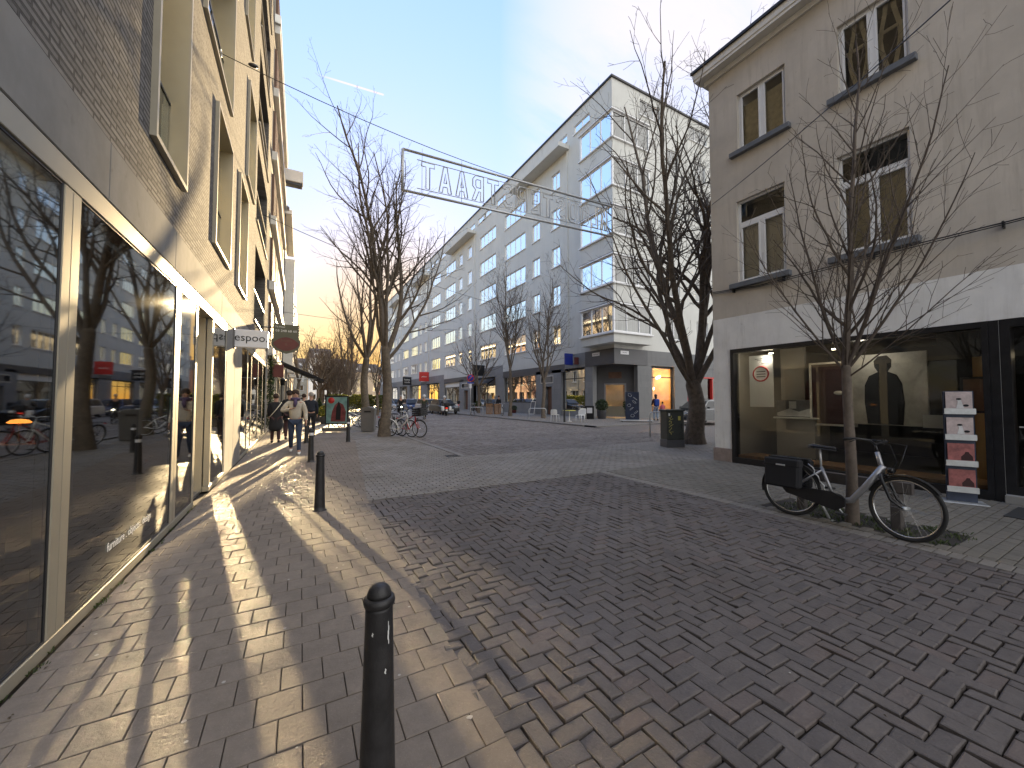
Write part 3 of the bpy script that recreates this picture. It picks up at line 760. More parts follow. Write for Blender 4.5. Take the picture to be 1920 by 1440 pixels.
# corner bays, one per floor
BO = .85
for i, z in enumerate(FL):
    z0, z1 = z-.05, z+1.95
    body = MB()
    body.box(-BO, 3.0, -BO, 2.75, z0-.75, z0-.12) if i == 0 else body.box(-BO, 3.0, -BO, 2.75, z0-1.5, z0-.12)
    bay = body.build('corner_bay', M['stucco_w'], WB)
    s = MB(); s.bbox(-BO-.14, 3.14, -BO-.14, 2.89, z0-.118, z0, .015); s.bbox(-BO-.14, 3.14, -BO-.14, 2.89, z1, z1+.12, .015); s.build('bay_sill', M['white_frame'], bay)
    cap = MB(); cap.box(-BO-.10, 3.10, -BO-.10, 2.85, z1+.121, z1+.17); cap.build('bay_flashing', M['alu_dark'], bay)
    f = MB(); t = .085
    def post(x, y, w=t): f.box(x-w/2, x+w/2, y-w/2, y+w/2, z0+.001, z1-.001)
    for k in range(4):
        yy = -BO+t/2+(2.75+BO-t)*k/3
        if k: post(-BO+t/2, yy, t if k < 3 else .13)
        xx = -BO+t/2+(3.0+BO-t)*k/3
        if k: post(xx, -BO+t/2, t if k < 3 else .13)
    post(-BO+.07, -BO+.07, .14)
    for (zz0, zz1) in ((z0+.002, z0+.10), (z1-.10, z1-.002)):
        f.box(-BO+.01, -BO+.07, -BO+.14, 2.7, zz0, zz1); f.box(-BO+.14, 2.95, -BO+.01, -BO+.07, zz0, zz1)
    fo = f.build('bay_window', M['white_frame'], bay)
    g = MB(); g.quad((-BO+.04,-BO+.1,z0),(-BO+.04,2.7,z0),(-BO+.04,2.7,z1),(-BO+.04,-BO+.1,z1)); g.quad((-BO+.1,-BO+.04,z0),(2.95,-BO+.04,z0),(2.95,-BO+.04,z1),(-BO+.1,-BO+.04,z1))
    g.quad((-BO+.1,2.74,z0),(0,2.74,z0),(0,2.74,z1),(-BO+.1,2.74,z1)); g.quad((2.99,-BO+.1,z0),(2.99,0,z0),(2.99,0,z1),(2.99,-BO+.1,z1))
    g.build('pane', M['glass_far'], fo, fixn=False)
    c = MB()
    for k in range(5):
        a = -BO+.25+k*.7; c.box(-BO+.2, -BO+.23, a, a+(.30 if (k+i) % 2 else .5), z0+.02, z1-.04); c.box(a, a+(.12 if (k+i) % 2 else .34), -BO+.2, -BO+.23, z0+.02, z1-.04)
    c.build('curtain', M['curtain'], fo)
# ground floor: fascia, piers, shops
gs = MB()
fW.box(gs, 0.0, 3.2, 4.12, 5.299, -.3, .10); fS.box(gs, -.099, 3.4, 4.122, 5.296, -.3, .099)
gs.build('corner_fascia', M['stone_d'], WB)
def clad(nm, a, b, z0, z1, d=.03, mat='stone_g', fr_=fW):
    q = MB(); fr_.box(q, a, b, z0, z1, -.35, d); q.build(nm, M[mat], WB)
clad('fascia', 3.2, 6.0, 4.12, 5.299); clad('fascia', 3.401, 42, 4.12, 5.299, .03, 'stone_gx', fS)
# street side bays (u measured from the corner): kinds of opening between piers
U = lambda y: y-WY
bays_ = [(24.65,27.9,'shop_warm'),(29.35,30.4,'door_brown'),(32.0,38.7,'shop_long'),(40.8,46.0,'shop_awning'),(46.2,48.0,'passage'),(49.0,50.5,'door_brown'),(52.2,58.7,'shop_pink'),(60.9,67.8,'shop_cream'),(71.6,79.4,'shop_green'),(81.4,88.0,'shop_dark'),(90.2,97,'shop_dark'),(99,105,'shop_dark')]
prev = 3.2; z_lint = 4.1
for (y0, y1, kd) in bays_:
    a, b = U(y0), U(y1)
    if a > prev+.02: clad('pier', prev if prev > 3.3 else 2.9, a-.002, 0, 4.118, .03)
    prev = b
clad('pier', prev, LWL, 0, 4.118)
fz = [(6.0, 17.5, 3.85, 4.55, 'stone_d'), (17.5, 24.5, 4.12, 5.299, 'stone_g'), (24.5, 37.3, 3.9, 4.55, 'stone_d'), (37.3, 46.4, 4.12, 5.299, 'stone_g'), (46.4, 50, 4.0, 4.6, 'stone_d'), (50, LWL, 4.12, 5.299, 'stone_g')]
for (a, b, c, d, mt) in fz:
    clad('fascia', a+.001, b-.001, c, d, .03, mt)
    if d < 5: q = MB(); fW.box(q, a, b, d+.001, 5.30, -.02, .33 if False else .04); q.build('upstand', M['stucco_w'], WB)
for (y0, y1, kd) in bays_:
    a, b = U(y0), U(y1)
    zb = {'shop_warm': .55, 'shop_long': 1.1, 'shop_awning': .5, 'shop_pink': .7}.get(kd, .15)
    if kd.startswith('shop'):
        zt = 4.05
        if zb > .2: q = MB(); fW.box(q, a, b, 0, zb, -.3, -.02); q.build('stall_riser', M['stone_g'], WB)
        f = MB(); fW.frame(f, a+.02, b-.02, zb, zt-.03, -.3, -.2, .09); fW.box(f, a+.11, b-.11, 3.2, 3.28, -.29, -.21)
        n = max(1, int((b-a)/2.4))
        for k in range(1, n): u = a+(b-a)*k/n; fW.box(f, u-.04, u+.04, zb+.09, zt-.12, -.292, -.208)
        fo = f.build('shop_window', M['alu_dark'], WB)
        g = MB(); fW.pane(g, a+.05, b-.05, zb+.04, zt-.05, -.25); g.build('pane', M['glass_dark'], fo, fixn=False)
        rm = MB(); fW.box(rm, a+.03, b-.03, .02, 4.0, -4.2, -4.1); fW.box(rm, a-.1, a, .02, 4.0, -4.1, -.36); fW.box(rm, b, b+.1, .02, 4.0, -4.1, -.36)
        fW.box(rm, a, b, 4.0, 4.05, -4.1, -.36); rm.build('shop_room', M[{'shop_warm':'room_w','shop_cream':'room_warm','shop_dark':'room_d','shop_green':'room_d'}.get(kd, 'room')], WB)
        if kd in ('shop_warm','shop_cream','shop_pink','shop_long','shop_awning'):
            li = MB(); nn = max(2, int((b-a)/1.4))
            for k in range(nn):
                u = a+(b-a)*(k+.5)/nn; fW.box(li, u-.22, u+.22, 3.93, 3.97, -2.6, -1.0)
            li.build('ceiling_lamp', M['warm_light' if kd != 'shop_warm' else 'soft_light'], WB)
        st = MB(); r2 = random.Random(int(y0))
        for k in range(int((b-a)*1.6)):
            u = r2.uniform(a+.3, b-.4); hh = r2.uniform(.3, 1.1); w_ = r2.uniform(.1,.35)
            fW.box(st, u, u+w_, zb, zb+hh, -1.2-r2.random(), -.9-r2.random()*.1, .02)
        st.build('window_display', M[['tan','cream','maroon_cloth','white_cloth'][int(y0) % 4]], WB)
        if kd == 'shop_pink': q = MB(); fW.box(q, a+.2, b-.2, 3.25, 3.95, -.19, -.17); q.build('blind', M['curtain'], WB)
        if kd == 'shop_awning':
            q = MB(); q.prism([(-.02, 3.95),(-1.0,3.35),(-1.0,3.15),(-.02,3.75)], a+.1, b-.1, 'y'); q.build('awning', M['black'], WB)
    elif kd == 'door_brown':
        q = MB(); fW.box(q, a, b, 2.65, 4.118, -.3, .02); q.build('door_panel', M['stone_g'], WB)
        d = MB(); fW.box(d, a+.05, b-.05, .05, 2.6, -.32, -.25, .01)
        for zz in (.3, 1.35): fW.box(d, a+.2, b-.2, zz, zz+.9, -.25, -.235)
        do = d.build('door', M['slat'], WB); h_ = MB(); h_.ball(fW.P(a+.2, 1.05, -.2), .04); h_.build('handle', M['steel'], do)
        w2 = MB(); fW.frame(w2, a-.25, b+.75, 2.95, 3.65, .021, .05, .07); w2.build('sign_frame', M['offwhite'], WB)
        w2 = MB(); fW.box(w2, a-.18, b+.68, 3.02, 3.58, .021, .03); w2.build('sign_panel', M['grey_panel'], WB)
    else:
        q = MB(); fW.box(q, a, b, .02, 4.1, -3.2, -3.1); q.build('passage_wall', M['room_d'], WB)
# recessed corner entrance
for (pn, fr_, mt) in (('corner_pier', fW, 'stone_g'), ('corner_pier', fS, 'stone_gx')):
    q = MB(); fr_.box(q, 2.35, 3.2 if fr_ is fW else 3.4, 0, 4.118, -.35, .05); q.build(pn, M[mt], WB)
cw = MB(); Mr = Matrix.Translation((1.75,1.75,0)) @ Matrix.Rotation(R(-45),4,'Z')
for (x0,x1,z0,z1) in ((-2.4,-.85,0,4.118),(.85,2.4,0,4.118),(-.85,.85,2.75,4.118)): cw.box(x0, x1, -.1, .2, z0, z1, Mr)
cw.build('entrance_wall', M['stone_d'], WB)
cs = MB(); cs.add([(0,0,4.115),(3.3,0,4.115),(3.3,3.3,4.115),(0,3.3,4.115)], [(0,1,2,3)]); cs.build('soffit', M['stone_d'], WB, fixn=False)
df = MB()
for (x0,x1,z0,z1) in ((-.85,-.72,0.16,2.749),(.72,.85,.16,2.749),(-.719,.719,2.62,2.749),(-.85,.85,.0,.159)): df.box(x0, x1, -.14, .12, z0, z1, Mr)
dfo = df.build('entrance', M['stone_g'], WB)
g = MB(); g.add([Mr @ Vector(p) for p in ((-.72,0,.16),(.72,0,.16),(.72,0,2.62),(-.72,0,2.62))], [(0,1,2,3)]); g.build('pane', M['glass_dark'], dfo, fixn=False)
dl = MB(); dl.box(-.72,.72,.02,.06,.16,.95,Mr); dl.build('door_panel', M['white_plastic'], dfo)
sg = MB(); sg.box(-.5,.5,-.13,-.105,3.15,3.65,Mr); sg.build('sign_panel', M['slat'], WB)
rm = MB(); rm.box(.7,5.2,6.0,6.1,0,4.1); rm.box(4.6,4.7,.5,6.0,0,4.1); rm.box(.3,4.6,.3,6.0,.0,.1); rm.build('corner_room', M['room_warm'], WB)
li = MB(); li.box(2.9,3.9,3.0,3.2,3.9,3.94); li.box(2.6,3.0,4.2,5.0,3.9,3.94); li.build('ceiling_lamp', M['warm_light'], WB)
# side street shops
a, b = 3.9, 6.6
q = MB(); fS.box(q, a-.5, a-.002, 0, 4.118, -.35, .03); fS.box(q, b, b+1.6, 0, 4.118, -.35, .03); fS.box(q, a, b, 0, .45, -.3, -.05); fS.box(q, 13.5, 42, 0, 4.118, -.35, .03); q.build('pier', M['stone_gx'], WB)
f = MB(); fS.frame(f, a+.02, b-.02, .45, 4.05, -.3, -.2, .09); fS.box(f, a+.11, b-.11, 3.2, 3.28, -.29, -.21); fo = f.build('shop_window', M['alu_dark'], WB)
g = MB(); fS.pane(g, a+.05, b-.05, .5, 4.0, -.25); g.build('pane', M['glass_dark'], fo, fixn=False)
rm = MB(); fS.box(rm, a-.6, b+.3, .02, 4.0, -4.2, -4.1); fS.box(rm, b+.2, b+.3, .02, 4, -4.1, -.36); fS.box(rm, a-.6, b+.3, 4.0, 4.05, -4.1, -.36); rm.build('shop_room', M['room_warm'], WB)
li = MB()
rr2 = random.Random(2)
for (x, z, y) in ((4.9,3.3,.9),(5.3,2.9,1.3),(4.6,2.75,1.0),(5.0,2.35,.8),(5.6,3.0,1.5),(6.0,3.35,1.0),(6.2,3.3,1.4)): li.ball((x, y, z), .11, 8, 6)
li.build('globe_lamp', M['warm_light'], WB)
li = MB(); li.box(4.2,6.3,2.2,2.4,3.9,3.95); li.build('ceiling_lamp', M['warm_light'], WB)
# red framed shop
f = MB(); fS.box(f, 8.2, 13.5, 3.4, 4.118, -.3, .0); f.build('shop_lintel', M['stone_gx'], WB)
f = MB(); fS.box(f, 8.2, 13.5, 0, .5, -.3, -.02); f.build('stall_riser', M['stone_gx'], WB)
f = MB()
for u in (8.25, 8.75, 9.9, 11.6, 13.4): fS.box(f, u, u+.1, .5, 3.4, -.25, .02)
fS.box(f, 8.36, 13.38, 3.28, 3.39, -.24, .015); fS.box(f, 8.36, 13.38, .51, .62, -.24, .015); fo = f.build('shop_window', M['red'], WB)
g = MB(); fS.pane(g, 8.3, 13.45, .55, 3.35, -.2); g.build('pane', M['glass_dark'], fo, fixn=False)
rm = MB(); fS.box(rm, 8.2, 13.5, .02, 3.6, -3.2, -3.1); rm.build('shop_room', M['room_warm'], WB)
# street name plates on the corner
for (fr_, u) in ((fW, 1.9), (fS, .95)):
    q = MB(); fr_.box(q, u-.42, u+.42, 4.85, 5.12, .101, .115); pl = q.build('name_plate', M['white_sign'], WB)
    if fr_ is fW: mm = plane_M((-.117, u, 4.99), (0,-1,0), (0,0,1))
    else: mm = plane_M((u, -.117, 4.99), (1,0,0), (0,0,1))
    text_on(pl, 'lettering', 'Kloosterstraat' if fr_ is fW else 'Riemstraat', .10, mm, M['ink'])
# projecting shop signs on the street side
def blade(name, u, z0, z1, d0, d1, mat, label, txt=None, tm='ink_w', ts=.3, group=None, th=.16):
    t = thing(name, label, 'sign', (WX, WY+u, 0), group=group)
    q = MB(); q.bbox(-d1, -d0, -th/2, th/2, z0, z1, .02); q.build('board', M[mat], t)
    q = MB(); q.tube([(0,0,z1-.1),(-d0,0,z1-.1)], .025, 6); q.tube([(0,0,z0+.1),(-d0,0,z0+.1)], .025, 6); q.build('bracket', M['alu_dark'], t)
    if txt:
        text_on(t, 'lettering', txt, ts, plane_M((-(d0+d1)/2, -th/2-.004, (z0+z1)/2), (1,0,0), (0,0,1)), M[tm])
    return t
blade('shop_sign', U(26.0), 4.35, 5.3, .25, 1.05, 'blue', 'dark blue projecting sign beside the lit corner shop window')
blade('shop_sign', U(25.4), 4.35, 4.95, .12, .5, 'maroon', 'small maroon hanging sign right of the dark blue one')
blade('shop_sign', U(66.0), 4.5, 6.1, .2, 1.9, 'red', 'bright red projecting sign above the parked cars', 'yellow', 'ink_w', .35)
blade('shop_sign', U(77.5), 4.2, 5.8, .2, 1.9, 'black', 'black projecting sign with two lines of white lettering far down the shops', 'home\nmade', 'ink_w', .5)
blade('shop_sign', U(94.5), 3.5, 5.3, .3, 2.2, 'black', 'black square sign with a white letter Q at the far end of the shops', 'Q', 'ink_w', 1.5)
blade('shop_sign', U(43.2), 4.3, 5.6, .3, 1.9, 'black', 'black projecting box sign half hidden by a street tree')
# ---------------------------------------------------------------- the beige building on the right
BX, BYE, BHT = 9.28, 6.08, 9.75
BB = thing('roughcast_house', 'beige roughcast corner house with a white ground floor and a large gallery window', 'building', (BX, BYE, 0))
fB = FR(lambda u, z, d=0.0: Vector((-d, -u, z)))            # u runs towards the camera from the far corner
V = lambda y: BYE-y
bw = [(V(5.36),V(4.30),7.52,8.92,'a'),(V(3.36),V(2.34),7.50,8.92,'b'),(V(5.42),V(4.36),4.31,6.30,'c'),(V(3.42),V(2.38),4.33,6.30,'d'),(V(.3),V(-.8),7.5,8.92,'a'),(V(.3),V(-.8),4.3,6.3,'c')]
m = MB(); wall(m, fB.P, 0, 12, 3.53, BHT, [h[:4]+(.16,) for h in bw]); m.add([(0,0,3.53),(0,0,BHT),(9,0,BHT),(9,0,3.53)], [(0,1,2,3)])
m.add([(0,-12,0),(0,-12,BHT),(9,-12,BHT),(9,-12,0)], [(0,1,2,3)]); m.add([(9,0,0),(9,0,BHT),(9,-12,BHT),(9,-12,0)], [(0,1,2,3)])
m.build('wall', M['stucco_b'], BB)
m = MB(); shop = (V(5.64), V(1.60), .0, 2.74, .2); dro = (V(1.50), V(-.6), .0, 2.74, .25)
wall(m, lambda u, z, d=0.0: fB.P(u, z, d+.0), 0, 12, .0, 3.529, [shop, dro], .2); m.add([(0,0,0),(0,0,3.529),(9,0,3.529),(9,0,0)], [(0,1,2,3)])
m.build('painted_ground_floor', M['plaster_w'], BB)
q = MB(); q.bbox(-.035, .25, -.435, .035, 0, .33, .01); q.build('plinth', M['plinth'], BB)
q = MB(); q.box(.27, 9, .001, .03, 0, .33); q.build('plinth', M['plinth'], BB)
# eaves and roof
q = MB(); q.bbox(-.28, 9.2, -12, .26, BHT+.10, BHT+.30, .02); q.build('eaves_board', M['offwhite'], BB)
q = MB(); q.box(-.26, 0.02, -12, .22, BHT+.04, BHT+.099); q.box(-.06, .02, -12, .08, BHT-.08, BHT+.039); q.build('soffit', M['offwhite'], BB)
q = MB(); q.bbox(-.325, -.285, -12, .30, BHT+.28, BHT+.36, .01); q.box(-.31, 9.2, -12, .3, BHT+.301, BHT+.345); q.build('gutter', M['alu_dark'], BB)
q = MB(); q.prism([(-.3, BHT+.35),(4.4,BHT+1.7),(9.2,BHT+.35)], -12, .3, 'y', Matrix.Identity(4)); q.build('roof', M['roof'], BB)
def bwin(a, b, c, d, kind):
    dp = .14; f = MB(); t = .05
    fB.frame(f, a, b, c, d, -dp, -dp+.06, t)
    um = (a+b)/2; fB.box(f, um-.035, um+.035, c+t, d-t if kind in 'ab' else d-.62, -dp+.003, -dp+.066)
    if kind in 'cd': fB.box(f, a+t, b-t, d-.62, d-.52, -dp+.002, -dp+.07)
    w_ = f.build('window', M['white_frame'], BB)
    s2 = MB()
    zt = d-t-.0 if kind in 'ab' else d-.62
    for (u0, u1) in ((a+t, um-.035), (um+.035, b-t)): fB.frame(s2, u0+.002, u1-.002, c+t+.002, zt-.002, -dp+.02, -dp+.075, .032)
    s2.build('sash', M['white_frame'], w_)
    g = MB(); fB.pane(g, a+.03, b-.03, c+.03, d-.03, -dp+.03); g.build('pane', M['glass_win'], w_, fixn=False)
    s = MB(); fB.box(s, a-.16, b+.10, c-.12, c-.002, -dp+.0, .11, .008); s.build('sill', M['sill'], w_)
    if kind == 'b':
        cu = MB()
        for (cx, s_) in ((um-.24,1),(um+.22,-1)):
            for side in (-1, 1):
                pts = []
                for k in range(9):
                    z = c+.03+(d-c-.06)*k/8; wv = .05+.09*math.sin(PI*k/8)**2
                    pts.append((cx+side*wv, z))
                for (p0, z0), (p1, z1) in zip(pts, pts[1:]): cu.add([fB.P(p0-.035,z0,-dp-.05),fB.P(p0+.035,z0,-dp-.05),fB.P(p1+.035,z1,-dp-.05),fB.P(p1-.035,z1,-dp-.05)], [(0,1,2,3)])
        fB.box(cu, a+.05, b-.05, c+(d-c)*.6, c+(d-c)*.6+.06, -dp-.09, -dp-.07); cu.build('curtain', M['tan'], w_, fixn=False)
    if kind in 'cd':
        cu = MB(); fB.box(cu, a+.04, (um-.02 if kind == 'd' else b-.04), c+.04, d-.60, -dp-.06, -dp-.05)
        if kind == 'd': fB.box(cu, um, b-.04, c+.04, d-.6, -dp-.06, -dp-.05)
        cu.build('curtain', M['curtain'] if kind == 'c' else M['tan'], w_)  # the tan one puts the sunlit brick reflected in the pane into its colour
    if kind == 'a':
        cu = MB(); fB.box(cu, a+.04, b-.04, c+.04, d-.25, -dp-.06, -dp-.05); cu.build('curtain', M['tan'], w_)  # tan also stands in for the reflection of the sunlit wall opposite
    bk = MB(); fB.pane(bk, a-.2, b+.2, c-.2, d+.2, -.8); bk.build('dark_room', M['room_d'], w_, fixn=False)
for h in bw: bwin(*h)
# gallery window
a, b = V(5.64), V(1.60)
f = MB(); fB.frame(f, a+.002, b-.002, .05, 2.735, -.2, .03, .07, .09); fB.box(f, a, b, .0, .05, -.2, .02)
gw = f.build('gallery_window', M['black'], BB)
g = MB(); fB.pane(g, a+.05, b-.05, .12, 2.66, -.05); g.build('pane', M['glass_dark'], gw, fixn=False)
q = MB(); fB.box(q, a+.08, b-.08, .14, .2, -.8, -.10); q.build('window_board', M['wood'], gw)
# gallery interior
rm = MB(); fB.box(rm, a-.1, 9.5, 0, .03, -5.0, -.22); rm.build('gallery_floor', M['grey_panel'], BB)
rm = MB(); fB.box(rm, a-.1, a-.0, 0, 3.0, -5.0, -.22); fB.box(rm, a+.55, a+1.05, 0.03, 2.9, -1.25, -1.15); rm.build('gallery_wall', M['room_w'], BB)
rm = MB(); fB.box(rm, a-.1, 9.5, 0, 3.2, -5.1, -5.0); fB.box(rm, a-.1, 9.5, 2.9, 3.0, -5.0, -.22); fB.box(rm, 9.4, 9.5, 0, 2.9, -5, -.3); fB.box(rm, V(2.6), V(1.9), .03, 2.899, -2.0, -1.9); rm.build('gallery_room', M['room_d'], BB)
rm = MB(); fB.box(rm, V(2.05), V(1.7), .03, 2.3, -1.5, -1.42); rm.build('gallery_partition', M['room_warm'], BB)
# gallery door
f = MB(); a2, b2 = V(1.50), V(-.6)
fB.frame(f, a2+.002, b2, .13, 2.735, -.24, .0, .10, .12); fB.box(f, a2+.62+.6, a2+.72+.6, .25, 2.61, -.23, -.02)
do = f.build('gallery_door', M['black'], BB)
g = MB(); fB.pane(g, a2+.08, b2-.1, .2, 2.65, -.12); g.build('pane', M['glass_dark'], do, fixn=False)
q = MB(); fB.box(q, a2, b2, .0, .129, -.24, .10, .01); q.build('door_step', M['concrete'], do)
q = MB(); fB.box(q, a2+.15, a2+.62, 1.12, 1.14, -.02, .01); q.build('handle', M['steel'], do)
q = MB(); fB.box(q, a2+.06, b2, .5, 2.3, -4.4, -4.3); q.build('lit_back_wall', M['room_warm'], BB)
text_on(do, 'lettering', 'SU\nPH', .12, plane_M((.115, -(a2+.42), 1.55), (0,-1,0), (0,0,1)), M['ink_w'])
# things in the gallery window
def lamp_spot(u, z, d, label):
    t = thing('spot_lamp', label, 'lamp', (BX-d, BYE-u, z))
    MB().lathe([(.05,0),(.05,.09),(.02,.12)], 10).build('housing', M['black'], t); MB().lathe([(.045,-.012),(.045,-.002)], 10).build('bulb', M['soft_light'], t)
lamp_spot(V(5.0), 2.62, -.55, 'small lit ceiling spot at the far end of the gallery window')
lamp_spot(V(3.9), 2.62, -.9, 'lit ceiling spot over the blurred portrait photograph')
lamp_spot(V(1.0), 2.35, -2.2, 'tiny lit spot seen through the gallery door')
t = thing('poster', 'white poster with a round red emblem hung inside the gallery window', 'poster', (BX+.35, V(0)-V(5.13)+0, 0)); t.location = (BX+.35, 5.13, 1.35)
MB().bbox(0,.012,-.27,.27,0,1.22,.003).build('sheet', M['white_plastic'], t)
MB().ring(.17,.018,28,5,(-.012,.0,.78)).build('emblem', M['red'], t)
q = MB()
for k in range(3): q.box(-.006,-.001,-.10,.10,.70+k*.06,.725+k*.06)
for k in range(4): q.box(-.006,-.001,-.18,-.02+.05*k,1.02+k*.035,1.035+k*.035)
q.build('print', M['grey_panel'], t)
t = thing('counter', 'white reception counter behind the far end of the gallery window', 'counter', (BX+1.2, 4.75, .03))
MB().bbox(-.3,.3,-.45,.35,0,1.04,.01).build('cabinet', M['room_w'], t); MB().bbox(-.34,.34,-.5,.4,1.041,1.08,.01).build('top', M['white_plastic'], t)
t = thing('picture', 'small black and white landscape picture standing on the white counter', 'picture', (BX+1.0, 4.75, 1.11))
MB().bbox(-.01,.01,-.38,.38,0,.40,.004).build('print', M['grey_cloth'], t); q = MB(); q.prism([(-.36,.02),(.36,.02),(.36,.10),(.1,.2),(-.1,.13),(-.36,.22)], -.016,-.0105,'x'); q.box(-.016,-.0105,-.05,.10,.20,.37); q.build('motif', M['white_cloth'], t)
# large portrait, hung on the partition
t = thing('portrait_photograph', 'large blurred portrait photograph of a dark figure on a pale ground in the gallery', 'picture', (BX+.92, 3.12, 1.02))
MB().bbox(0,.04,-.62,.62,0,1.42,.006).build('print', pmat('portrait_ground', (.36,.345,.31), .5, 0, .4, 1.6, 50, 0), t)
fig = MB(); out = [(-.26,.02),(-.30,.45),(-.29,.80),(-.22,.98),(-.08,1.06),(-.13,1.16),(-.14,1.28),(-.07,1.37),(.06,1.38),(.13,1.29),(.12,1.15),(.07,1.06),(.20,.99),(.27,.82),(.30,.45),(.27,.02)]
fig.prism([(-x, z) for x, z in out], -.006, -.001, 'x'); fig.build('figure', M['coat_black'], t)
t = thing('picture', 'dark framed picture with a small pale leaf shape in the gallery', 'picture', (BX+1.0, 4.0, .95))
q = MB(); q.frame = None
q = MB(); 
for (y0,y1,z0,z1) in ((-.42,.42,0,.04),(-.42,.42,1.36,1.40),(-.42,-.38,.04,1.36),(.38,.42,.04,1.36)): q.box(-.02,.02,y0,y1,z0,z1)
q.build('frame', M['offwhite'], t); MB().box(0,.015,-.38,.38,.04,1.36).build('print', M['maroon_cloth'], t)
MB().ball((-.01,-.12,.72),.09,12,7,(.1,1,.5)).build('leaf_shape', M['offwhite'], t)
t = MB().bbox(-.01,.01,-.16,.16,0,.22,.003).build('notice', M['white_plastic']); t.location = (BX+.12, 2.22, 1.05); tag(t, 'small blank pale notice on the gallery glass beside the card stand', 'notice')
t = thing('picture', 'dark picture on the ochre partition behind the card stand', 'picture', (BX+.9, 1.86, 1.3)); MB().bbox(-.02,.02,-.24,.24,0,.62,.006).build('frame', M['black'], t); MB().box(-.025,-.021,-.2,.2,.04,.58).build('print', M['slat'], t)
# cables running over the facade
def sag(p, q, s, n=14):
    p, q = Vector(p), Vector(q); return [p.lerp(q, k/n) - Vector((0,0,s*4*(k/n)*(1-k/n))) for k in range(n+1)]
q = MB()
pts = [(BX-.03, 6.05, 4.24), (BX-.05, 4.9, 4.13), (BX-.14, 3.9, 4.13), (BX-.14, 2.2, 4.16), (BX-.06, 1.0, 4.18), (BX-.05, -3, 4.2)]
q.tube(pts, .011, 5); q.tube([(x, y, z-.035+.01*math.sin(i*2)) for i, (x, y, z) in enumerate(pts)], .009, 5)
for y in (5.5,4.4,2.9,1.4,.4): q.box(BX-.09, BX+.0, y-.012, y+.012, 4.10, 4.2)
tag(q.build('facade_cable', M['black']), 'black cable bundle clipped across the beige house above the white band', 'cable')

def real_lamp(nm, loc, power, rad, col, label):
    l = bpy.data.lights.new(nm, 'POINT'); l.energy = power; l.shadow_soft_size = rad; l.color = col
    o = bpy.data.objects.new(nm, l); COL.objects.link(o); o.location = loc; return o
real_lamp('gallery_spot', (BX+.45, 3.3, 2.45), .8, .06, (1,.90,.74), '')
real_lamp('gallery_spot', (BX+.30, 5.0, 2.45), .45, .06, (1,.90,.74), '')

q = MB(); fB.box(q, V(1.60)+.001, V(1.50)-.001, .0, 2.735, -.1, .012); q.build('black_pilaster', M['black'], BB)
# ---------------------------------------------------------------- bare winter trees
def grow(big, small, p, d, r, L, lvl, rr, o):
    seg = o['seg'][min(lvl, 3)]; n = max(3, int(L/seg)); st = L/n
    pts = [p.copy()]; rad = [r]; dirs = [d.copy()]
    for i in range(n):
        j = Vector((rr.gauss(0,1), rr.gauss(0,1), rr.gauss(0,.7)))*o['wob'][min(lvl,3)]
        d = (d + j + Vector((0,0,o['up'][min(lvl,3)]))*st).normalized()
        p = p + d*st; pts.append(p.copy()); dirs.append(d.copy())
        rad.append(max(o['rmin'], r*(1-(i+1)/n*(.80 if lvl < o['maxl'] else .6))))
    sides = 7 if r > .06 else (5 if r > .02 else 3)
    (big if r > .03 else small).tube(pts, rad, sides, cap=False)
    if lvl >= o['maxl']: return
    dens = o['dens'][min(lvl,3)]; k = max(2, int(L*dens)) if lvl else max(3, int(L*dens))
    az = rr.uniform(0, 6.28)
    for c in range(k):
        t = o['first'][min(lvl,3)] + (1-o['first'][min(lvl,3)])*(c+rr.random())/k
        t = min(t, .98); i = min(n-1, int(t*n)); f = t*n-i
        q = pts[i].lerp(pts[i+1], f); dd = dirs[i+1]; rc = rad[i]*(1-f)+rad[i+1]*f
        az += 2.4+rr.gauss(0,.4); a = dd.orthogonal().normalized(); b = dd.cross(a)
        ang = R(rr.uniform(*o['ang'][min(lvl,3)]))
        nd = (dd*math.cos(ang) + (a*math.cos(az)+b*math.sin(az))*math.sin(ang)).normalized()
        if nd.z < -.1: nd.z *= .3; nd.normalize()
        LL = L*rr.uniform(*o['ratio'][min(lvl,3)])*(1-.55*t)
        if LL < .12: continue
        grow(big, small, q, nd, max(o['rmin'], rc*o.get('rk', .62)), LL, lvl+1, rr, o)
BASE = dict(seg=(.55,.35,.22,.14), wob=(.055,.09,.13,.18), up=(.16,.22,.22,.15), rmin=.0045, maxl=3, dens=(1.7,2.6,4.2,5), first=(.18,.15,.15,.1),
            ang=((24,48),(28,55),(30,60),(30,60)), ratio=((.42,.62),(.38,.6),(.35,.6),(.3,.5)))
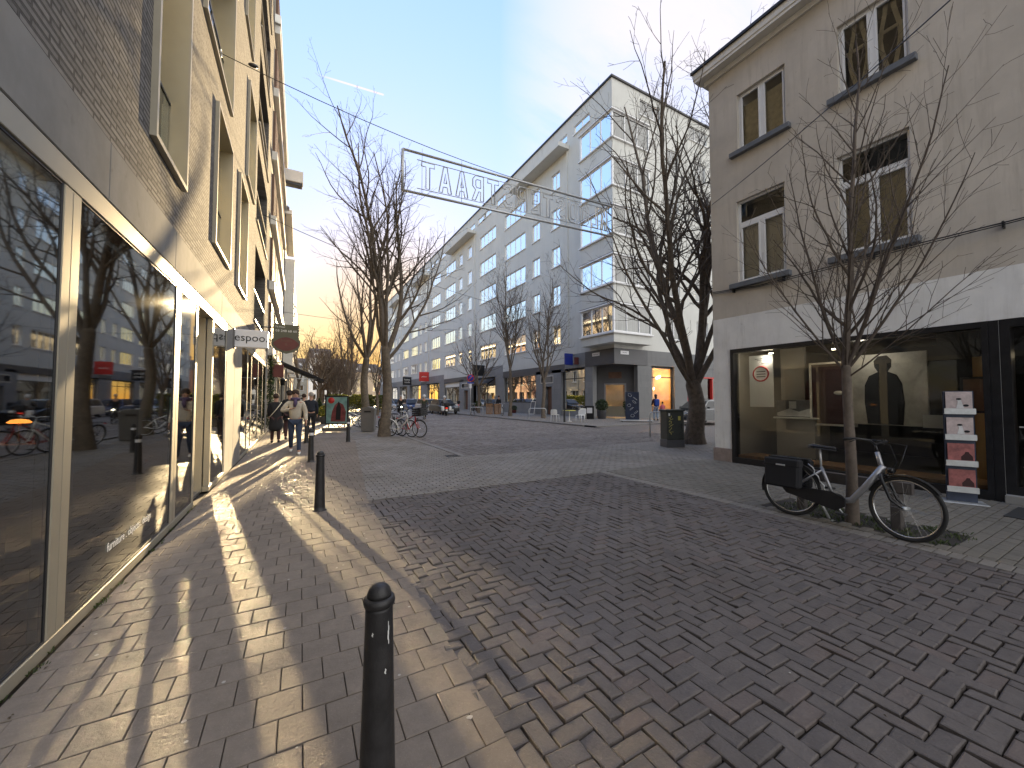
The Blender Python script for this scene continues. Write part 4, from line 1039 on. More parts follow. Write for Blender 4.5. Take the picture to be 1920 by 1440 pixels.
def tree(name, label, loc, fork, tr, limbs, seed, group=None, opt=None, lean=(0,0), barkm='bark', flare=1.35, rz=0.0, leader=None):
    """limbs: (azimuth deg, tilt deg, length, radius, start height)"""
    o = dict(BASE); o.update(opt or {}); rr = random.Random(seed)
    t = thing(name, label, 'tree', loc, rz, group)
    tk = MB(); n = 9; pts = []; rad = []
    for i in range(n+1):
        z = fork*i/n; pts.append(Vector((lean[0]*(z/fork)**2+.015*tr*20*math.sin(z*1.7+seed), lean[1]*(z/fork)**2+.012*tr*20*math.sin(z*2.3+seed*2), z)))
        k = flare if i == 0 else (1.12 if i == 1 else 1.0); rad.append(tr*k*(1-.22*i/n)*(1+rr.uniform(-.03,.03)))
    pts[0].z = -.06
    tk.tube(pts, rad, 14, cap=False); top = pts[-1]
    # swollen crotch
    tk.ball(top, rad[-1]*1.02, 12, 8, (1,1,1.25))
    big, small = MB(), MB()
    for (az, tilt, L, r, z) in limbs:
        a, ti = R(az), R(tilt)
        d = Vector((math.cos(a)*math.sin(ti), math.sin(a)*math.sin(ti), math.cos(ti)))
        i = min(n-1, int(z/fork*n)) if z < fork else n
        s = pts[i].copy() if z < fork else top.copy(); s.z = min(z, fork)
        if z > fork: s.z = fork
        grow(tk if r > .05 else big, small, s, d, r, L, 0, rr, o)
    tr_ = tk.build('trunk', M[barkm], t, fixn=False)
    if big.v: big.build('limb', M[barkm], t, fixn=False)
    small.build('crown', M['twig'], t, fixn=False)
    return t
# the large tree left of centre
tree('street_tree', 'large bare street tree with a stout forked trunk, bicycles leaning behind it', (3.34, 16.55, 0), 3.55, .21,
     [(165,24,6.6,.075,3.4),(190,12,8.6,.095,3.5),(60,6,9.7,.12,3.55),(-28,26,8.2,.12,3.3),(-5,36,6.6,.075,3.1),(100,17,7.8,.085,3.5),(-100,19,7.6,.085,3.5)], 11, barkm='bark', opt=dict(dens=(1.5,2.2,3.6,4), up=(.10,.16,.2,.15), wob=(.075,.11,.15,.2), ratio=((.40,.60),(.36,.58),(.35,.6),(.3,.5)), rmin=.004))
# the big tree between the white and the beige building
tree('street_tree', 'big dark bare tree with several rising trunks, standing by the utility cabinet', (12.15, 8.62, 0), 2.0, .31,
     [(205,27,9.4,.13,2.0),(150,13,10.8,.13,2.0),(20,8,11.8,.16,2.0),(-40,14,10.8,.13,1.9),(100,20,10.0,.11,2.0),(-75,24,8.8,.11,1.9),(185,42,6.6,.08,1.7),(-15,26,8.6,.10,2.0)], 23, lean=(-.15,.05),
     opt=dict(dens=(1.35,1.8,3.0,4), up=(.10,.16,.2,.15), wob=(.08,.12,.16,.2), rmin=.0042))
# the young tree in front of the beige house
tree('young_tree', 'young bare tree with a slim pale trunk, growing in front of the gallery window', (6.13, 2.22, 0), 1.93, .062,
     [(0,1.0,4.5,.044,1.93),(115,34,2.5,.020,1.86),(-72,38,2.6,.021,1.9),(-95,58,1.8,.014,1.80),(30,36,2.3,.018,1.88),(-85,22,3.4,.027,1.93),(80,20,3.1,.023,1.93),(-150,30,2.4,.018,1.92)], 5,
     opt=dict(rmin=.0022, seg=(.22,.16,.11,.08), wob=(.035,.085,.13,.17), up=(.25,.35,.30,.2), dens=(5.2,4.6,6.0,6), ratio=((.36,.54),(.34,.55),(.32,.5),(.3,.5)), maxl=3, first=(.06,.10,.15,.1), ang=((24,42),(26,50),(30,60),(30,60)), rk=.55), barkm='bark_young', flare=1.25)
# three street trees before the white building
sp = dict(opt=dict(maxl=3, dens=(1.7,2.4,3.4,4), rmin=.0055)); sq = dict(opt=dict(maxl=3, dens=(1.1,1.4,1.8,2), rmin=.0026, rk=.5))
G3 = 'street trees before the white building'
tree('street_tree', 'bare street tree with a low fork beside the white chairs', (16.7, 24.8, 0), 2.9, .15, [(170,24,5.6,.075,2.9),(60,8,8.2,.10,2.9),(-60,18,7.2,.085,2.9),(0,34,5.4,.06,2.9),(210,40,4.6,.055,2.9),(110,18,6.4,.07,2.9)], 41, G3, **sp)
tree('street_tree', 'tall narrow bare street tree with a white bicycle against it', (16.25, 29.2, 0), 4.0, .15, [(170,12,7.8,.08,4),(60,6,8.6,.09,4),(-60,13,7.4,.08,4),(0,16,6.6,.06,4),(120,12,7.4,.07,4)], 42, G3, **sp)
tree('street_tree', 'low spreading bare street tree beside the round parking sign', (16.8, 37.0, 0), 2.7, .15, [(175,42,5.2,.07,2.7),(60,12,6.8,.08,2.7),(-60,26,6.2,.08,2.7),(0,40,5.2,.06,2.7),(215,48,4.6,.055,2.7),(110,28,5.8,.07,2.7),(150,24,6,.06,2.7)], 43, G3, **sp)
# the row behind the large tree
G4 = 'bare trees standing in a row behind the large tree'
tB = tree('street_tree', 'bare tree with a thick trunk rising behind the grey litter bin', (3.35, 22.0, 0), 3.6, .21, [(180,30,5.4,.09,3.6),(60,9,8.0,.11,3.6),(-60,22,6.6,.10,3.6),(10,36,5.4,.07,3.6),(110,20,6.6,.09,3.6),(-120,32,5.2,.08,3.6)], 51, G4, **sq)
tC = tree('street_tree', 'bare tree rising behind the poster stand and parked bicycles', (7.3, 64.0, 0), 4.2, .34, [(175,26,10.0,.16,4.2),(50,9,14.5,.19,4.2),(-55,18,12.6,.16,4.2),(0,24,10.0,.12,4.2),(120,24,11.4,.14,4.2),(-120,30,9.0,.12,4.2)], 52, G4, **sq)
dup(tC, (6.7, 37.0, 0), 2.1, 'smaller bare tree with a low fork seen between the bin tree and the large tree', .42)
dup(tB, (.4, 40.0, 0), 1.3, 'bare tree beyond the awning, nearest to the left houses', .8)
G5 = 'bare trees in the park at the end of the street'
far = tree('park_tree', 'hazy bare tree of the park beyond the hedge', (3.0, 62.0, 0), 2.6, .22, [(170,34,6.0,.10,2.6),(50,12,8.0,.12,2.6),(-55,26,6.6,.10,2.6),(10,44,6.0,.08,2.6),(120,30,6.4,.09,2.6),(-120,40,5.8,.08,2.6)], 61, G5, dict(maxl=3, dens=(1.5,1.8,2.6,3), rmin=.012))
rq = random.Random(8)
for k in range(20):
    y = rq.uniform(64, 118); x = y*rq.uniform(.035, .19)
    if abs(x-(-1.3+.209*(y-9))) < 3.2: x -= 5.0
    dup(far, (x, y, 0), rq.uniform(0,6.28), None, rq.uniform(.75, 1.15))
# ---------------------------------------------------------------- hedge, shrubs, potted plants
def leaf_cloud(mb, fn, n, s, rr):
    for i in range(n):
        p, nrm = fn(rr); a = Vector((rr.gauss(0,1), rr.gauss(0,1), rr.gauss(0,1))).normalized(); b = a.orthogonal().normalized(); c = a.cross(b)
        k = s*rr.uniform(.6, 1.3); p = Vector(p)
        mb.add([p-b*k, p-c*k*.5, p+b*k, p+c*k*.5], [(0,1,2,3)])
def boxfn(x0,x1,y0,y1,z0,z1):
    def f(rr):
        x, y, z = rr.uniform(x0,x1), rr.uniform(y0,y1), rr.uniform(z0,z1)
        z = z0+(z1-z0)*rr.random()**.6; q = .18*math.sin(x*2.1)+.12*math.sin(x*5.3+1)
        return (x, y+q*.5, min(z, z1+q)), None
    return f
t = thing('hedge', 'clipped sunlit yellow-green hedge behind the bare tree trunks', 'hedge', (0,0,0))
mb = MB(); leaf_cloud(mb, boxfn(3.3, 9.2, 45.2, 46.6, .0, 2.0), 7000, .10, random.Random(3)); mb.build('foliage', M['hedge'], t, fixn=False)
mb = MB(); 
for k in range(12): mb.tube([(3.5+k*.5, 45.9, 0), (3.5+k*.5+.1, 45.9, 1.3)], [.03,.012], 5)
mb.build('stem', M['bark'], t)
def pot_plant(name, label, cat, loc, r, h, potm, fol, n, leaf, shape='ball', group=None, seed=1):
    t = thing(name, label, cat, loc, 0, group); rr = random.Random(seed)
    MB().lathe([(r*.72,0),(r*.8,.02),(r,h*.95),(r*1.04,h),(r*.92,h),(r*.88,h*.9)], 16).build('pot', M[potm], t)
    mb = MB(); H = h*(2.0 if shape == 'cone' else 1.1)+r
    def fn(q):
        a = q.uniform(0,6.28)
        if shape == 'cone': z = q.random(); rad = r*1.5*(1-z)*q.random()**.5; return (math.cos(a)*rad, math.sin(a)*rad, h+z*H), None
        z = q.random(); rad = r*1.35*math.sqrt(max(0,1-(2*z-1)**2))*q.random()**.4; return (math.cos(a)*rad, math.sin(a)*rad, h*.95+z*H*.8), None
    leaf_cloud(mb, fn, n, leaf, rr); mb.build('foliage', M[fol], t, fixn=False)
    MB().tube([(0,0,h*.5),(0,0,h+H*.7)], [.03,.01], 6).build('stem', M['bark'], t)
    return t
pot_plant('planter', 'round planter with a dark shrub left of the corner entrance', 'planter', (19.9, 21.9, .045), .36, .62, 'stone_d', 'leaf', 900, .07, seed=1)
pot_plant('planter', 'round planter with a dark shrub right of the corner entrance', 'planter', (21.0, 20.2, .045), .36, .62, 'stone_d', 'leaf', 900, .07, seed=2)
pot_plant('fir_tree', 'small potted fir standing in front of the walking people', 'fir tree', (1.55, 29.5, 0), .34, .4, 'stone_d', 'leaf', 1500, .07, 'cone', seed=3)
pot_plant('planter', 'planter with a pale leafy shrub beside the poster stand', 'planter', (1.75, 26.5, 0), .34, .45, 'stone_d', 'hedge', 700, .07, seed=4)
pot_plant('potted_palm', 'potted palm before the shop with the dark awning', 'potted plant', (18.5, 41.0, .045), .3, .5, 'slat', 'weed', 500, .14, seed=5)
pot_plant('potted_plant', 'low plant pot under the long shop window', 'potted plant', (19.9, 35.0, .045), .25, .3, 'maroon', 'leaf', 300, .07, seed=6)
# bare twigs at the foot of the big tree
t = thing('shrub', 'leafless shrub stems at the foot of the big dark tree', 'shrub', (11.5, 8.75, 0)); mb = MB(); rr = random.Random(9)
for k in range(22):
    a = rr.uniform(0, 6.28); l = rr.uniform(.3,.7); mb.tube([(rr.uniform(-.3,.3), rr.uniform(-.2,.2), 0), (math.cos(a)*.3, math.sin(a)*.3, l*.6), (math.cos(a)*.5, math.sin(a)*.5, l)], [.008,.006,.003], 3, cap=False)
mb.build('stem', M['twig'], t, fixn=False)
# ---------------------------------------------------------------- bollards
def bollard(x, y, label, band=False, scratch=False, k=1.0):
    t = thing('bollard', label, 'bollard', (x, y, 0), rnd.uniform(0, 6), 'cast iron bollards along the pavement')
    MB().lathe([(.092*k,-.02),(.092*k,.010),(.070,.016),(.068,.06),(.0515,.725),(.0515,.74)], 24).build('shaft', M['iron'], t)
    c = MB().lathe([(.0515,.738),(.0575,.742),(.060,.755),(.0585,.768),(.052,.772),(.046,.774)], 24).build('collar', M['iron'], t)
    MB().lathe([(.046,.774),(.0455,.786),(.039,.803),(.026,.815),(.010,.820),(.002,.8205)], 24).build('cap', M['iron'], t)
    if band: MB().lathe([(.0542,.645),(.0548,.65),(.0535,.705),(.0528,.71)], 24).build('reflective_band', M['white_sign'], t)
    if scratch:
        q = MB(); rr = random.Random(3)
        for (a, z, l) in ((-1.05,.69,.085),(-2.2,.66,.015),(-1.3,.52,.02)):
            r0 = .0525+(.725-z)*.0245
            for j in range(5):
                z0 = z-l*j/5; z1 = z-l*(j+1)/5; w = .045*math.sin(PI*(j+.7)/5.8)+.008; s = .03*math.sin(j*1.7)
                rr0 = .0518+(.725-z0)*.0249; rr1 = .0518+(.725-z1)*.0249
                q.add([(math.cos(a+s-w)*rr0,math.sin(a+s-w)*rr0,z0),(math.cos(a+s+w)*rr0,math.sin(a+s+w)*rr0,z0),(math.cos(a+s+w)*rr1,math.sin(a+s+w)*rr1,z1),(math.cos(a+s-w)*rr1,math.sin(a+s-w)*rr1,z1)], [(0,1,2,3)])
        q.build('paint_chip', M['ink_w'], t, fixn=False); t.rotation_euler = (0,0,0)
    return t
bollard(.31, 1.62, 'nearest dark iron bollard with two white scratches below its domed cap', scratch=True)
bollard(.345, 6.06, 'dark iron bollard alone in the striped light, second from the camera')
bollard(.40, 10.75, 'bollard with a pale reflective band, beside the legs of the man in cream', band=True)
bollard(.42, 15.3, 'bollard half hidden behind the banded one and the walking people')
bollard(1.73, 15.0, 'bollard with a pale band standing in front of the poster stand', band=True)
# ---------------------------------------------------------------- poster stand, bin
t = thing('poster_stand', 'pavement poster stand with a teal and dark red picture in a black frame', 'poster stand', (1.88, 20.9, 0), R(-24))
q = MB()
for (a,b,c,d) in ((-.55,.55,.28,.34),(-.55,.55,1.62,1.68),(-.55,-.49,.34,1.62),(.49,.55,.34,1.62)): q.bbox(a,b,-.05,.05,c,d,.008)
q.build('frame', M['black'], t)
pm = MB(); pm.box(-.49,.49,-.03,.03,.34,1.62); po = pm.build('poster', pmat('teal_poster', (.16,.30,.30), .4, 0, .35, 3.2, 60, 0), t)
pf = MB(); pf.prism([(-.28,.42),(.40,.42),(.44,.9),(.30,1.25),(.08,1.38),(-.10,1.22),(-.22,.9)], -.036, -.031, 'y'); pf.build('figure', pmat('poster_red', (.16,.035,.04), .5, 0, .5, 5, 60, 0), po)
pf = MB(); pf.prism([(-.05,.5),(.18,.5),(.2,1.1),(.1,1.42),(-.02,1.1)], -.040, -.037, 'y'); pf.build('figure', M['coat_black'], po)
pf = MB(); pf.lathe([(.15,0),(.15,.004)], 20, M=Matrix.Translation((-.26,-.035,1.45)) @ Matrix.Rotation(R(90),4,'X')); pf.build('roundel', M['red'], po)
q = MB(); q.bbox(-.6,.6,-.32,.32,.0,.14,.03); q.build('foot', M['grey_panel'], t); q = MB(); q.box(-.4,-.34,-.03,.03,.14,.28); q.box(.34,.4,-.03,.03,.14,.28); q.build('strut', M['steel'], t)
t = thing('litter_bin', 'grey steel litter bin with a curved top opening beside the large tree', 'litter bin', (3.12, 19.4, 0), R(-20))
q = MB(); q.add([(x*k,y*k,z) for (z,k) in ((.03,.9),(1.0,1.0)) for (x,y) in ((-.31,-.26),(.31,-.26),(.31,.26),(-.31,.26))], [(0,3,2,1),(4,5,6,7),(0,1,5,4),(1,2,6,5),(2,3,7,6),(3,0,4,7)]); q.build('body', M['grey_panel'], t)
q = MB(); q.prism([(-.33,1.0),(.33,1.0),(.33,1.06),(.2,1.13),(0,1.16),(-.2,1.13),(-.33,1.06)], -.28, .28, 'y'); q.build('lid', M['grey_panel'], t)
q = MB(); q.prism([(-.16,.90),(.16,.90),(.14,.97),(-.14,.97)], -.275, -.262, 'y'); q.build('slot', M['black'], t)
# ---------------------------------------------------------------- utility cabinet with graffiti
t = thing('utility_cabinet', 'dark green utility cabinet with yellow graffiti beside the big tree', 'utility cabinet', (10.62, 8.42, 0), R(-22))
MB().bbox(-.30,.30,-.22,.22,0,.24,.01).build('plinth', M['stone_d'], t)
cabm = pmat('cabinet_paint', (.045,.05,.042), .45, .1, .25, 6, 60, .1)
MB().bbox(-.29,.29,-.21,.21,.242,1.13,.012).build('body', cabm, t); MB().bbox(-.32,.32,-.24,.24,1.131,1.20,.02).build('lid', cabm, t)
d = MB().bbox(-.26,.26,-.222,-.211,.27,1.10,.004).build('door', cabm, t); MB().bbox(.17,.21,-.235,-.223,.6,.75,.004).build('handle', M['iron'], d)
gm = pmat('graffiti_yellow', (.55,.50,.16), .6, 0, .1, 9, 90, 0)
q = MB(); rr = random.Random(6)
for k, z in enumerate((1.0,.88,.76,.64,.52)):
    pts = [(-.17+.05*math.sin(k*2+j*1.3)+.035*math.cos(j*2.1), -.229, z-.02*j+.03*math.sin(j*1.9+k)) for j in range(6)]; q.tube(pts, .007, 5)
q.build('graffiti', gm, t); MB().box(.08,.16,-.226,-.2225,.86,.99).build('sticker', M['yellow'], t); MB().box(-.24,-.19,-.226,-.2225,1.0,1.08).build('sticker', M['ink_w'], t)
# ---------------------------------------------------------------- card stand before the gallery
t = thing('card_stand', 'upright card stand with four printed cards in front of the gallery', 'card stand', (8.72, 1.83, 0), R(-66))
MB().bbox(-.24,.24,-.16,.16,.004,.018,.004).build('foot', M['steel'], t)
MB().bbox(-.155,.155,-.02,.02,.018,1.66,.004).build('column', pmat('stand_blue', (.03,.04,.07), .4, .2, .2, 5, 90, .03), t)
pinkm = pmat('print_rose', (.30,.10,.095), .4, 0, .45, 9, 60, 0); palem = pmat('print_pale', (.45,.37,.36), .4, 0, .3, 9, 60, 0)
for k, z in enumerate((.30,.72,1.14,1.38+.0)):
    z = .16+k*.385
    sh = MB(); sh.bbox(-.16,.16,-.085,-.078,z,z+.085,.002); sh.box(-.16,.16,-.078,-.021,z,z+.006); sh.build('shelf', M['steel'], t)
    cd_ = MB().bbox(-.135,.135,-.05,-.046,z+.01,z+.335,.001).build('card', pinkm if k < 2 else palem, t)
    f_ = MB()
    if k < 2: f_.prism([(.0,.09),(.12,.09),(.115,.15),(.085,.19),(.075,.215),(.045,.215),(.035,.185),(.0,.14)], -.053, -.0505, 'y', Matrix.Translation((0,0,z))); f_.build('figure', M['maroon_cloth'], cd_)
    else: f_.prism([(-.03,.09),(.05,.09),(.03,.17),(.02,.215),(-.02,.22),(-.01,.18)], -.053, -.0505, 'y', Matrix.Translation((0,0,z))); f_.build('figure', M['white_cloth'], cd_); g_ = MB(); g_.ball((.0,-.052,z+.225),.022,10,6,(1.3,.15,.7)); g_.ball((.07,-.052,z+.13),.03,10,6,(1,.1,.6)); g_.build('hat', M['coat_black'], cd_)
# wooden rail protecting the young tree
t = thing('tree_guard', 'low weathered wooden rail on two posts around the young tree', 'tree guard', (6.32, 2.35, 0))
MB().bbox(-.03,.03,-.65,.65,.42,.56,.01).build('rail', M['wood_dark'], t)
for y in (-.5,.5): MB().bbox(-.05,.05,y-.05,y+.05,-.05,.415,.01).build('post', M['wood_dark'], t)
t = thing('door_mat', 'dark door mat lying before the gallery door', 'mat', (8.55, .75, .006)); MB().bbox(-.42,.42,-.75,.6,0,.012,.004).build('mat', M['tar'], t)
# ---------------------------------------------------------------- hoops, chairs, table, boards
def hoop(x, y, rz, w, h, label):
    t = thing('bicycle_hoop', label, 'bicycle stand', (x, y, .045), rz, 'steel hoops on the far pavement')
    pts = [(-w/2,0,-.04),(-w/2,0,h-.12),(-w/2+.04,0,h-.03),(-w/2+.12,0,h),(w/2-.12,0,h),(w/2-.04,0,h-.03),(w/2,0,h-.12),(w/2,0,-.04)]
    MB().tube(pts, .027, 8).build('hoop', M['steel'], t); return t
hoop(15.55, 23.9, R(-35), 1.25, .78, 'steel hoop between the street tree and the long shop window')
hoop(14.3, 31.9, R(-25), 1.1, .72, 'steel hoop beside the round parking sign')
hoop(14.2, 8.3, R(-35), 1.3, .8, 'dark hoop to the right of the big dark tree')
hoop(13.2, 10.6, R(-35), 1.5, .95, 'taller hoop behind the utility cabinet')
def chair(x, y, rz, label):
    t = thing('chair', label, 'chair', (x, y, .045), rz, 'white plastic chairs around the yellow table')
    MB().bbox(-.22,.22,-.21,.22,.42,.45,.012).build('seat', M['white_plastic'], t)
    q = MB(); n = 7
    vs = []
    for i in range(n):
        a = -1+2*i/(n-1); 
        for (z, k) in ((.45,1.0),(.62,1.04),(.80,.92)): vs.append((a*.225*k, .21-.05*a*a+.05*(z-.45), z-.03*a*a*(z > .7)))
    fs = [(i*3+j, (i+1)*3+j, (i+1)*3+j+1, i*3+j+1) for i in range(n-1) for j in range(2)]
    q.add(vs, fs, True); q.add([(x_, y_+.018, z_) for x_, y_, z_ in vs], [tuple(reversed(f_)) for f_ in fs], True); q.build('backrest', M['white_plastic'], t)
    for sx in (-1,1):
        for sy in (-1,1): MB().tube([(sx*.19,sy*.18,.43),(sx*.21,sy*.21,0)], [.022,.015], 6).build('leg', M['white_plastic'], t)
    return t
chair(15.0, 20.95, R(120), 'white plastic chair left of the yellow table')
chair(16.0, 19.6, R(-70), 'white plastic chair right of the yellow table, turned away')
chair(18.1, 21.9, R(-50), 'white plastic chair farther back near the black pavement board')
t = thing('table', 'small round table with a yellow top between white chairs', 'table', (15.75, 20.4, .045))
MB().lathe([(.42,.70),(.43,.715),(.42,.73)], 24).build('table_top', M['yellow'], t); MB().lathe([(.16,0),(.16,.02),(.03,.05),(.03,.70)], 12).build('leg', M['white_plastic'], t)
bl = bollard(15.05, 20.0, 'dark short post in front of the yellow table', k=.9); bl.location.z = .0
t = thing('pavement_board', 'black folding pavement board beside the planter', 'pavement board', (18.9, 22.1, .045), R(-40))
for s in (-1,1):
    Mx = Matrix.Rotation(R(12*s),4,'X'); q = MB()
    for (a,b,c,d) in ((-.32,.32,0,.05),(-.32,.32,.92,.97),(-.32,-.27,.05,.92),(.27,.32,.05,.92)): q.box(a,b,s*.0-.015+s*.19*0,.015,c,d,Matrix.Translation((0,-s*.2,0)) @ Mx)
    q.build('frame', M['black'], t); q = MB(); q.box(-.27,.27,-.008,.008,.05,.92,Matrix.Translation((0,-s*.2,0)) @ Mx); q.build('panel', M['coat_black'], t)
    q = MB(); q.box(-.18,.2,-.012*1,.012,.45,.85,Matrix.Translation((0,-s*.2,0)) @ Mx); q.build('paper', M['white_sign'], t)
t = thing('rolling_board', 'tall dark blue chalkboard with chalk swirls on a wheeled base', 'board', (19.05, 18.1, .045), R(-40))
MB().bbox(-.42,.42,-.03,.03,.14,1.92,.01).build('panel', pmat('board_blue', (.012,.02,.045), .5, 0, .4, 4, 60, .03), t)
q = MB(); q.bbox(-.75,1.25,-.35,.35,.07,.12,.01); q.build('base', M['steel'], t)
for (x, y) in ((-.65,-.28),(1.1,-.28),(-.65,.28),(1.1,.28)): MB().ring(.028,.014,10,5,(x,y,.035)).build('wheel', M['blackmat'], t)
q = MB()
for k in range(7):
    zc = .4+k*.22; pts = [(.22*math.sin(k*1.7)+.12*math.cos(j*1.05), -.035, zc+.10*math.sin(j*1.05+k)) for j in range(7)]; q.tube(pts, .006, 4)
q.build('chalk_drawing', M['ink_w'], t)
# crates in front of the awning shop
for k, (x, y, rz, lb) in enumerate(((16.55, 33.9, -.5, 'upright reddish timber crate nearest the street tree'), (17.1, 33.3, -.3, 'upright reddish timber crate beside the white bicycle'))):
    t = thing('wooden_crate', lb, 'crate', (x, y, .045), rz, 'timber crates on end before the shop'); w_, h_ = .62, 1.0
    for i in range(5): MB().bbox(-w_/2+i*.125, -w_/2+i*.125+.085, -.30, -.28, 0, h_, .004).build('board', M['wood'], t)
    q = MB(); q.bbox(-w_/2,w_/2,-.278,-.25,.02,.09,.004); q.bbox(-w_/2,w_/2,-.278,-.25,h_-.1,h_-.03,.004); q.bbox(-w_/2,-w_/2+.02,-.25,.25,0,h_,.004); q.bbox(w_/2-.02,w_/2,-.25,.25,0,h_,.004); q.build('frame', M['wood'], t)
# framed pictures leaning outside the long shop
t = thing('leaning_picture', 'framed picture leaning outside the long shop window', 'picture', (19.9, 31.6, .045), R(-90), rot=(R(-10),0,R(-90))); q = MB()
for (a,b,c,d) in ((-.4,.4,0,.05),(-.4,.4,1.2,1.25),(-.4,-.35,.05,1.2),(.35,.4,.05,1.2)): q.box(a,b,-.02,.02,c,d)
q.build('frame', M['offwhite'], t); MB().box(-.35,.35,-.005,.01,.05,1.2).build('print', M['grey_cloth'], t)
# no-parking sign on its pole
t = thing('traffic_sign', 'round blue no-parking sign with a red border on a steel pole', 'traffic sign', (14.0, 32.6, .045), R(-23))
MB().tube([(0,0,0),(0,0,3.65)], .03, 10).build('pole', M['steel'], t)
Mx = Matrix.Translation((0,-.04,3.35)) @ Matrix.Rotation(R(90),4,'X')
q = MB().lathe([(.33,0),(.33,.01)], 28, M=Mx); sn = q.build('sign_face', M['blue'], t); q = MB(); q.ring(.30,.035,32,5,(0,0,0),Matrix.Translation((0,-.052,3.35)) @ Matrix.Diagonal((1,.25,1,1)) @ Matrix.Rotation(R(90),4,'Z')); q.build('border', M['red'], sn)
q = MB(); q.box(-.03,.03,-.006,.006,-.28,.28,Matrix.Translation((0,-.058,3.35)) @ Matrix.Rotation(R(45),4,'Y')); q.build('slash', M['red'], sn)
MB().bbox(-.30,.30,-.05,-.03,2.86,2.98,.005).build('supplementary_plate', M['blue'], t); MB().bbox(-.11,.11,-.05,-.03,2.42,2.82,.005).build('supplementary_plate', M['white_sign'], t)
# ---------------------------------------------------------------- signs and lamp on the left side
t = thing('shop_sign', 'white box sign reading espoo. projecting over the pavement', 'sign', LW(0, 10.45), -TH)
MB().bbox(.045,.67,-.10,.10,2.68,3.07,.01).build('box', M['white_sign'], t); MB().bbox(.021,.044,-.12,.12,2.66,3.09,.004).build('wall_plate', M['grey_panel'], t)
text_on(t, 'lettering', 'espoo.', .235, plane_M((.355, -.104, 2.89), (1,0,0), (0,0,1)), M['ink'])
t = thing('estate_sign', 'olive to-let board with white telephone number and scalloped maroon panel', 'sign', LW(-.22, 17.0), -TH)
t.scale = (1.13, 1, 1)
ol = [(.55,4.34),(1.30,4.34),(1.30,3.80),(1.34,3.74),(1.34,3.55),(1.28,3.40),(1.15,3.32),(.93,3.24),(.72,3.32),(.58,3.40),(.50,3.55),(.50,3.74),(.55,3.80)]
MB().prism([(x,z) for x,z in ol], -.05, .05, 'y').build('board', M['green_sign'], t)
pn = [(.93+.36*math.cos(a)*(1+.05*math.cos(6*a)), 3.60+.24*math.sin(a)*(1+.08*math.cos(4*a))) for a in [i*2*PI/28 for i in range(28)]]
MB().prism(pn, -.062, -.051, 'y').build('panel', M['maroon'], t)
text_on(t, 'lettering', 'Te Huur', .085, plane_M((.60, -.054, 4.24), (1,0,0), (0,0,1)), M['ink_w'], 'LEFT')
text_on(t, 'lettering', '03 248 68 60', .117, plane_M((.925, -.054, 4.09), (1,0,0), (0,0,1)), M['ink_w'])
text_on(t, 'lettering', 'Immo\n&', .14, plane_M((.93, -.065, 3.66), (1,0,0), (0,0,1)), M['slat'])
q = MB(); q.tube([(0,0,4.2),(.55,0,4.2)], .022, 8); q.tube([(0,0,3.5),(.52,0,3.5)], .022, 8); q.build('bracket', M['black'], t)
t = thing('shop_sign', 'small dark red hanging sign under the to-let board', 'sign', LW(0, 21.5), -TH)
MB().bbox(.12,.62,-.05,.05,2.55,3.15,.02).build('board', M['maroon'], t); MB().tube([(0,0,3.25),(.62,0,3.25)], .02, 6).build('bracket', M['black'], t)
t = thing('awning', 'dark sloping shop awning seen edge on down the left row', 'awning', LW(0, 30.0), -TH)
MB().prism([(.05,4.10),(.05,3.95),(2.75,2.70),(2.77,2.85)], 0, 3.6, 'y').build('canopy', M['coat_black'], t); MB().tube([(.02,.1,2.9),(2.3,.1,2.88)], .02, 6).build('arm', M['steel'], t); MB().tube([(2.76,0,2.76),(2.76,3.6,2.76)], .035, 6).build('front_bar', M['black'], t)
t = thing('garland', 'dark evergreen garland climbing the wall under the to-let board', 'garland', LW(.15, 20.6), -TH); mb = MB()
def gf(q): z = q.uniform(.2, 3.6); a = q.uniform(0,6.28); r = .16+.06*math.sin(z*4); return (math.cos(a)*r*q.random(), math.sin(a)*r*q.random(), z), None
leaf_cloud(mb, gf, 1500, .05, random.Random(2)); mb.build('foliage', M['leaf'], t, fixn=False); MB().tube([(0,0,0),(0,0,3.6)], .02, 5).build('stem', M['bark'], t)
t = thing('wall_lantern', 'black lantern on a bracket beyond the garland', 'lantern', LW(0, 22.6), -TH)
MB().tube([(0,0,2.6),(.3,0,2.65),(.55,0,2.55)], .015, 6).build('bracket', M['black'], t); MB().lathe([(.10,2.2),(.12,2.45),(.17,2.46),(.05,2.55)], 8, (.55,0,0)).build('lamp_shade', M['black'], t)
t = thing('box_bracket', 'grey service box sticking out high on the slatted block', 'service box', LW(0, 30.0), -TH); MB().bbox(.002,1.25,-.3,.3,16.2,17.0,.03).build('box', M['offwhite'], t); MB().bbox(.1,1.2,-.25,.25,16.0,16.19,.02).build('underside', M['alu_dark'], t)
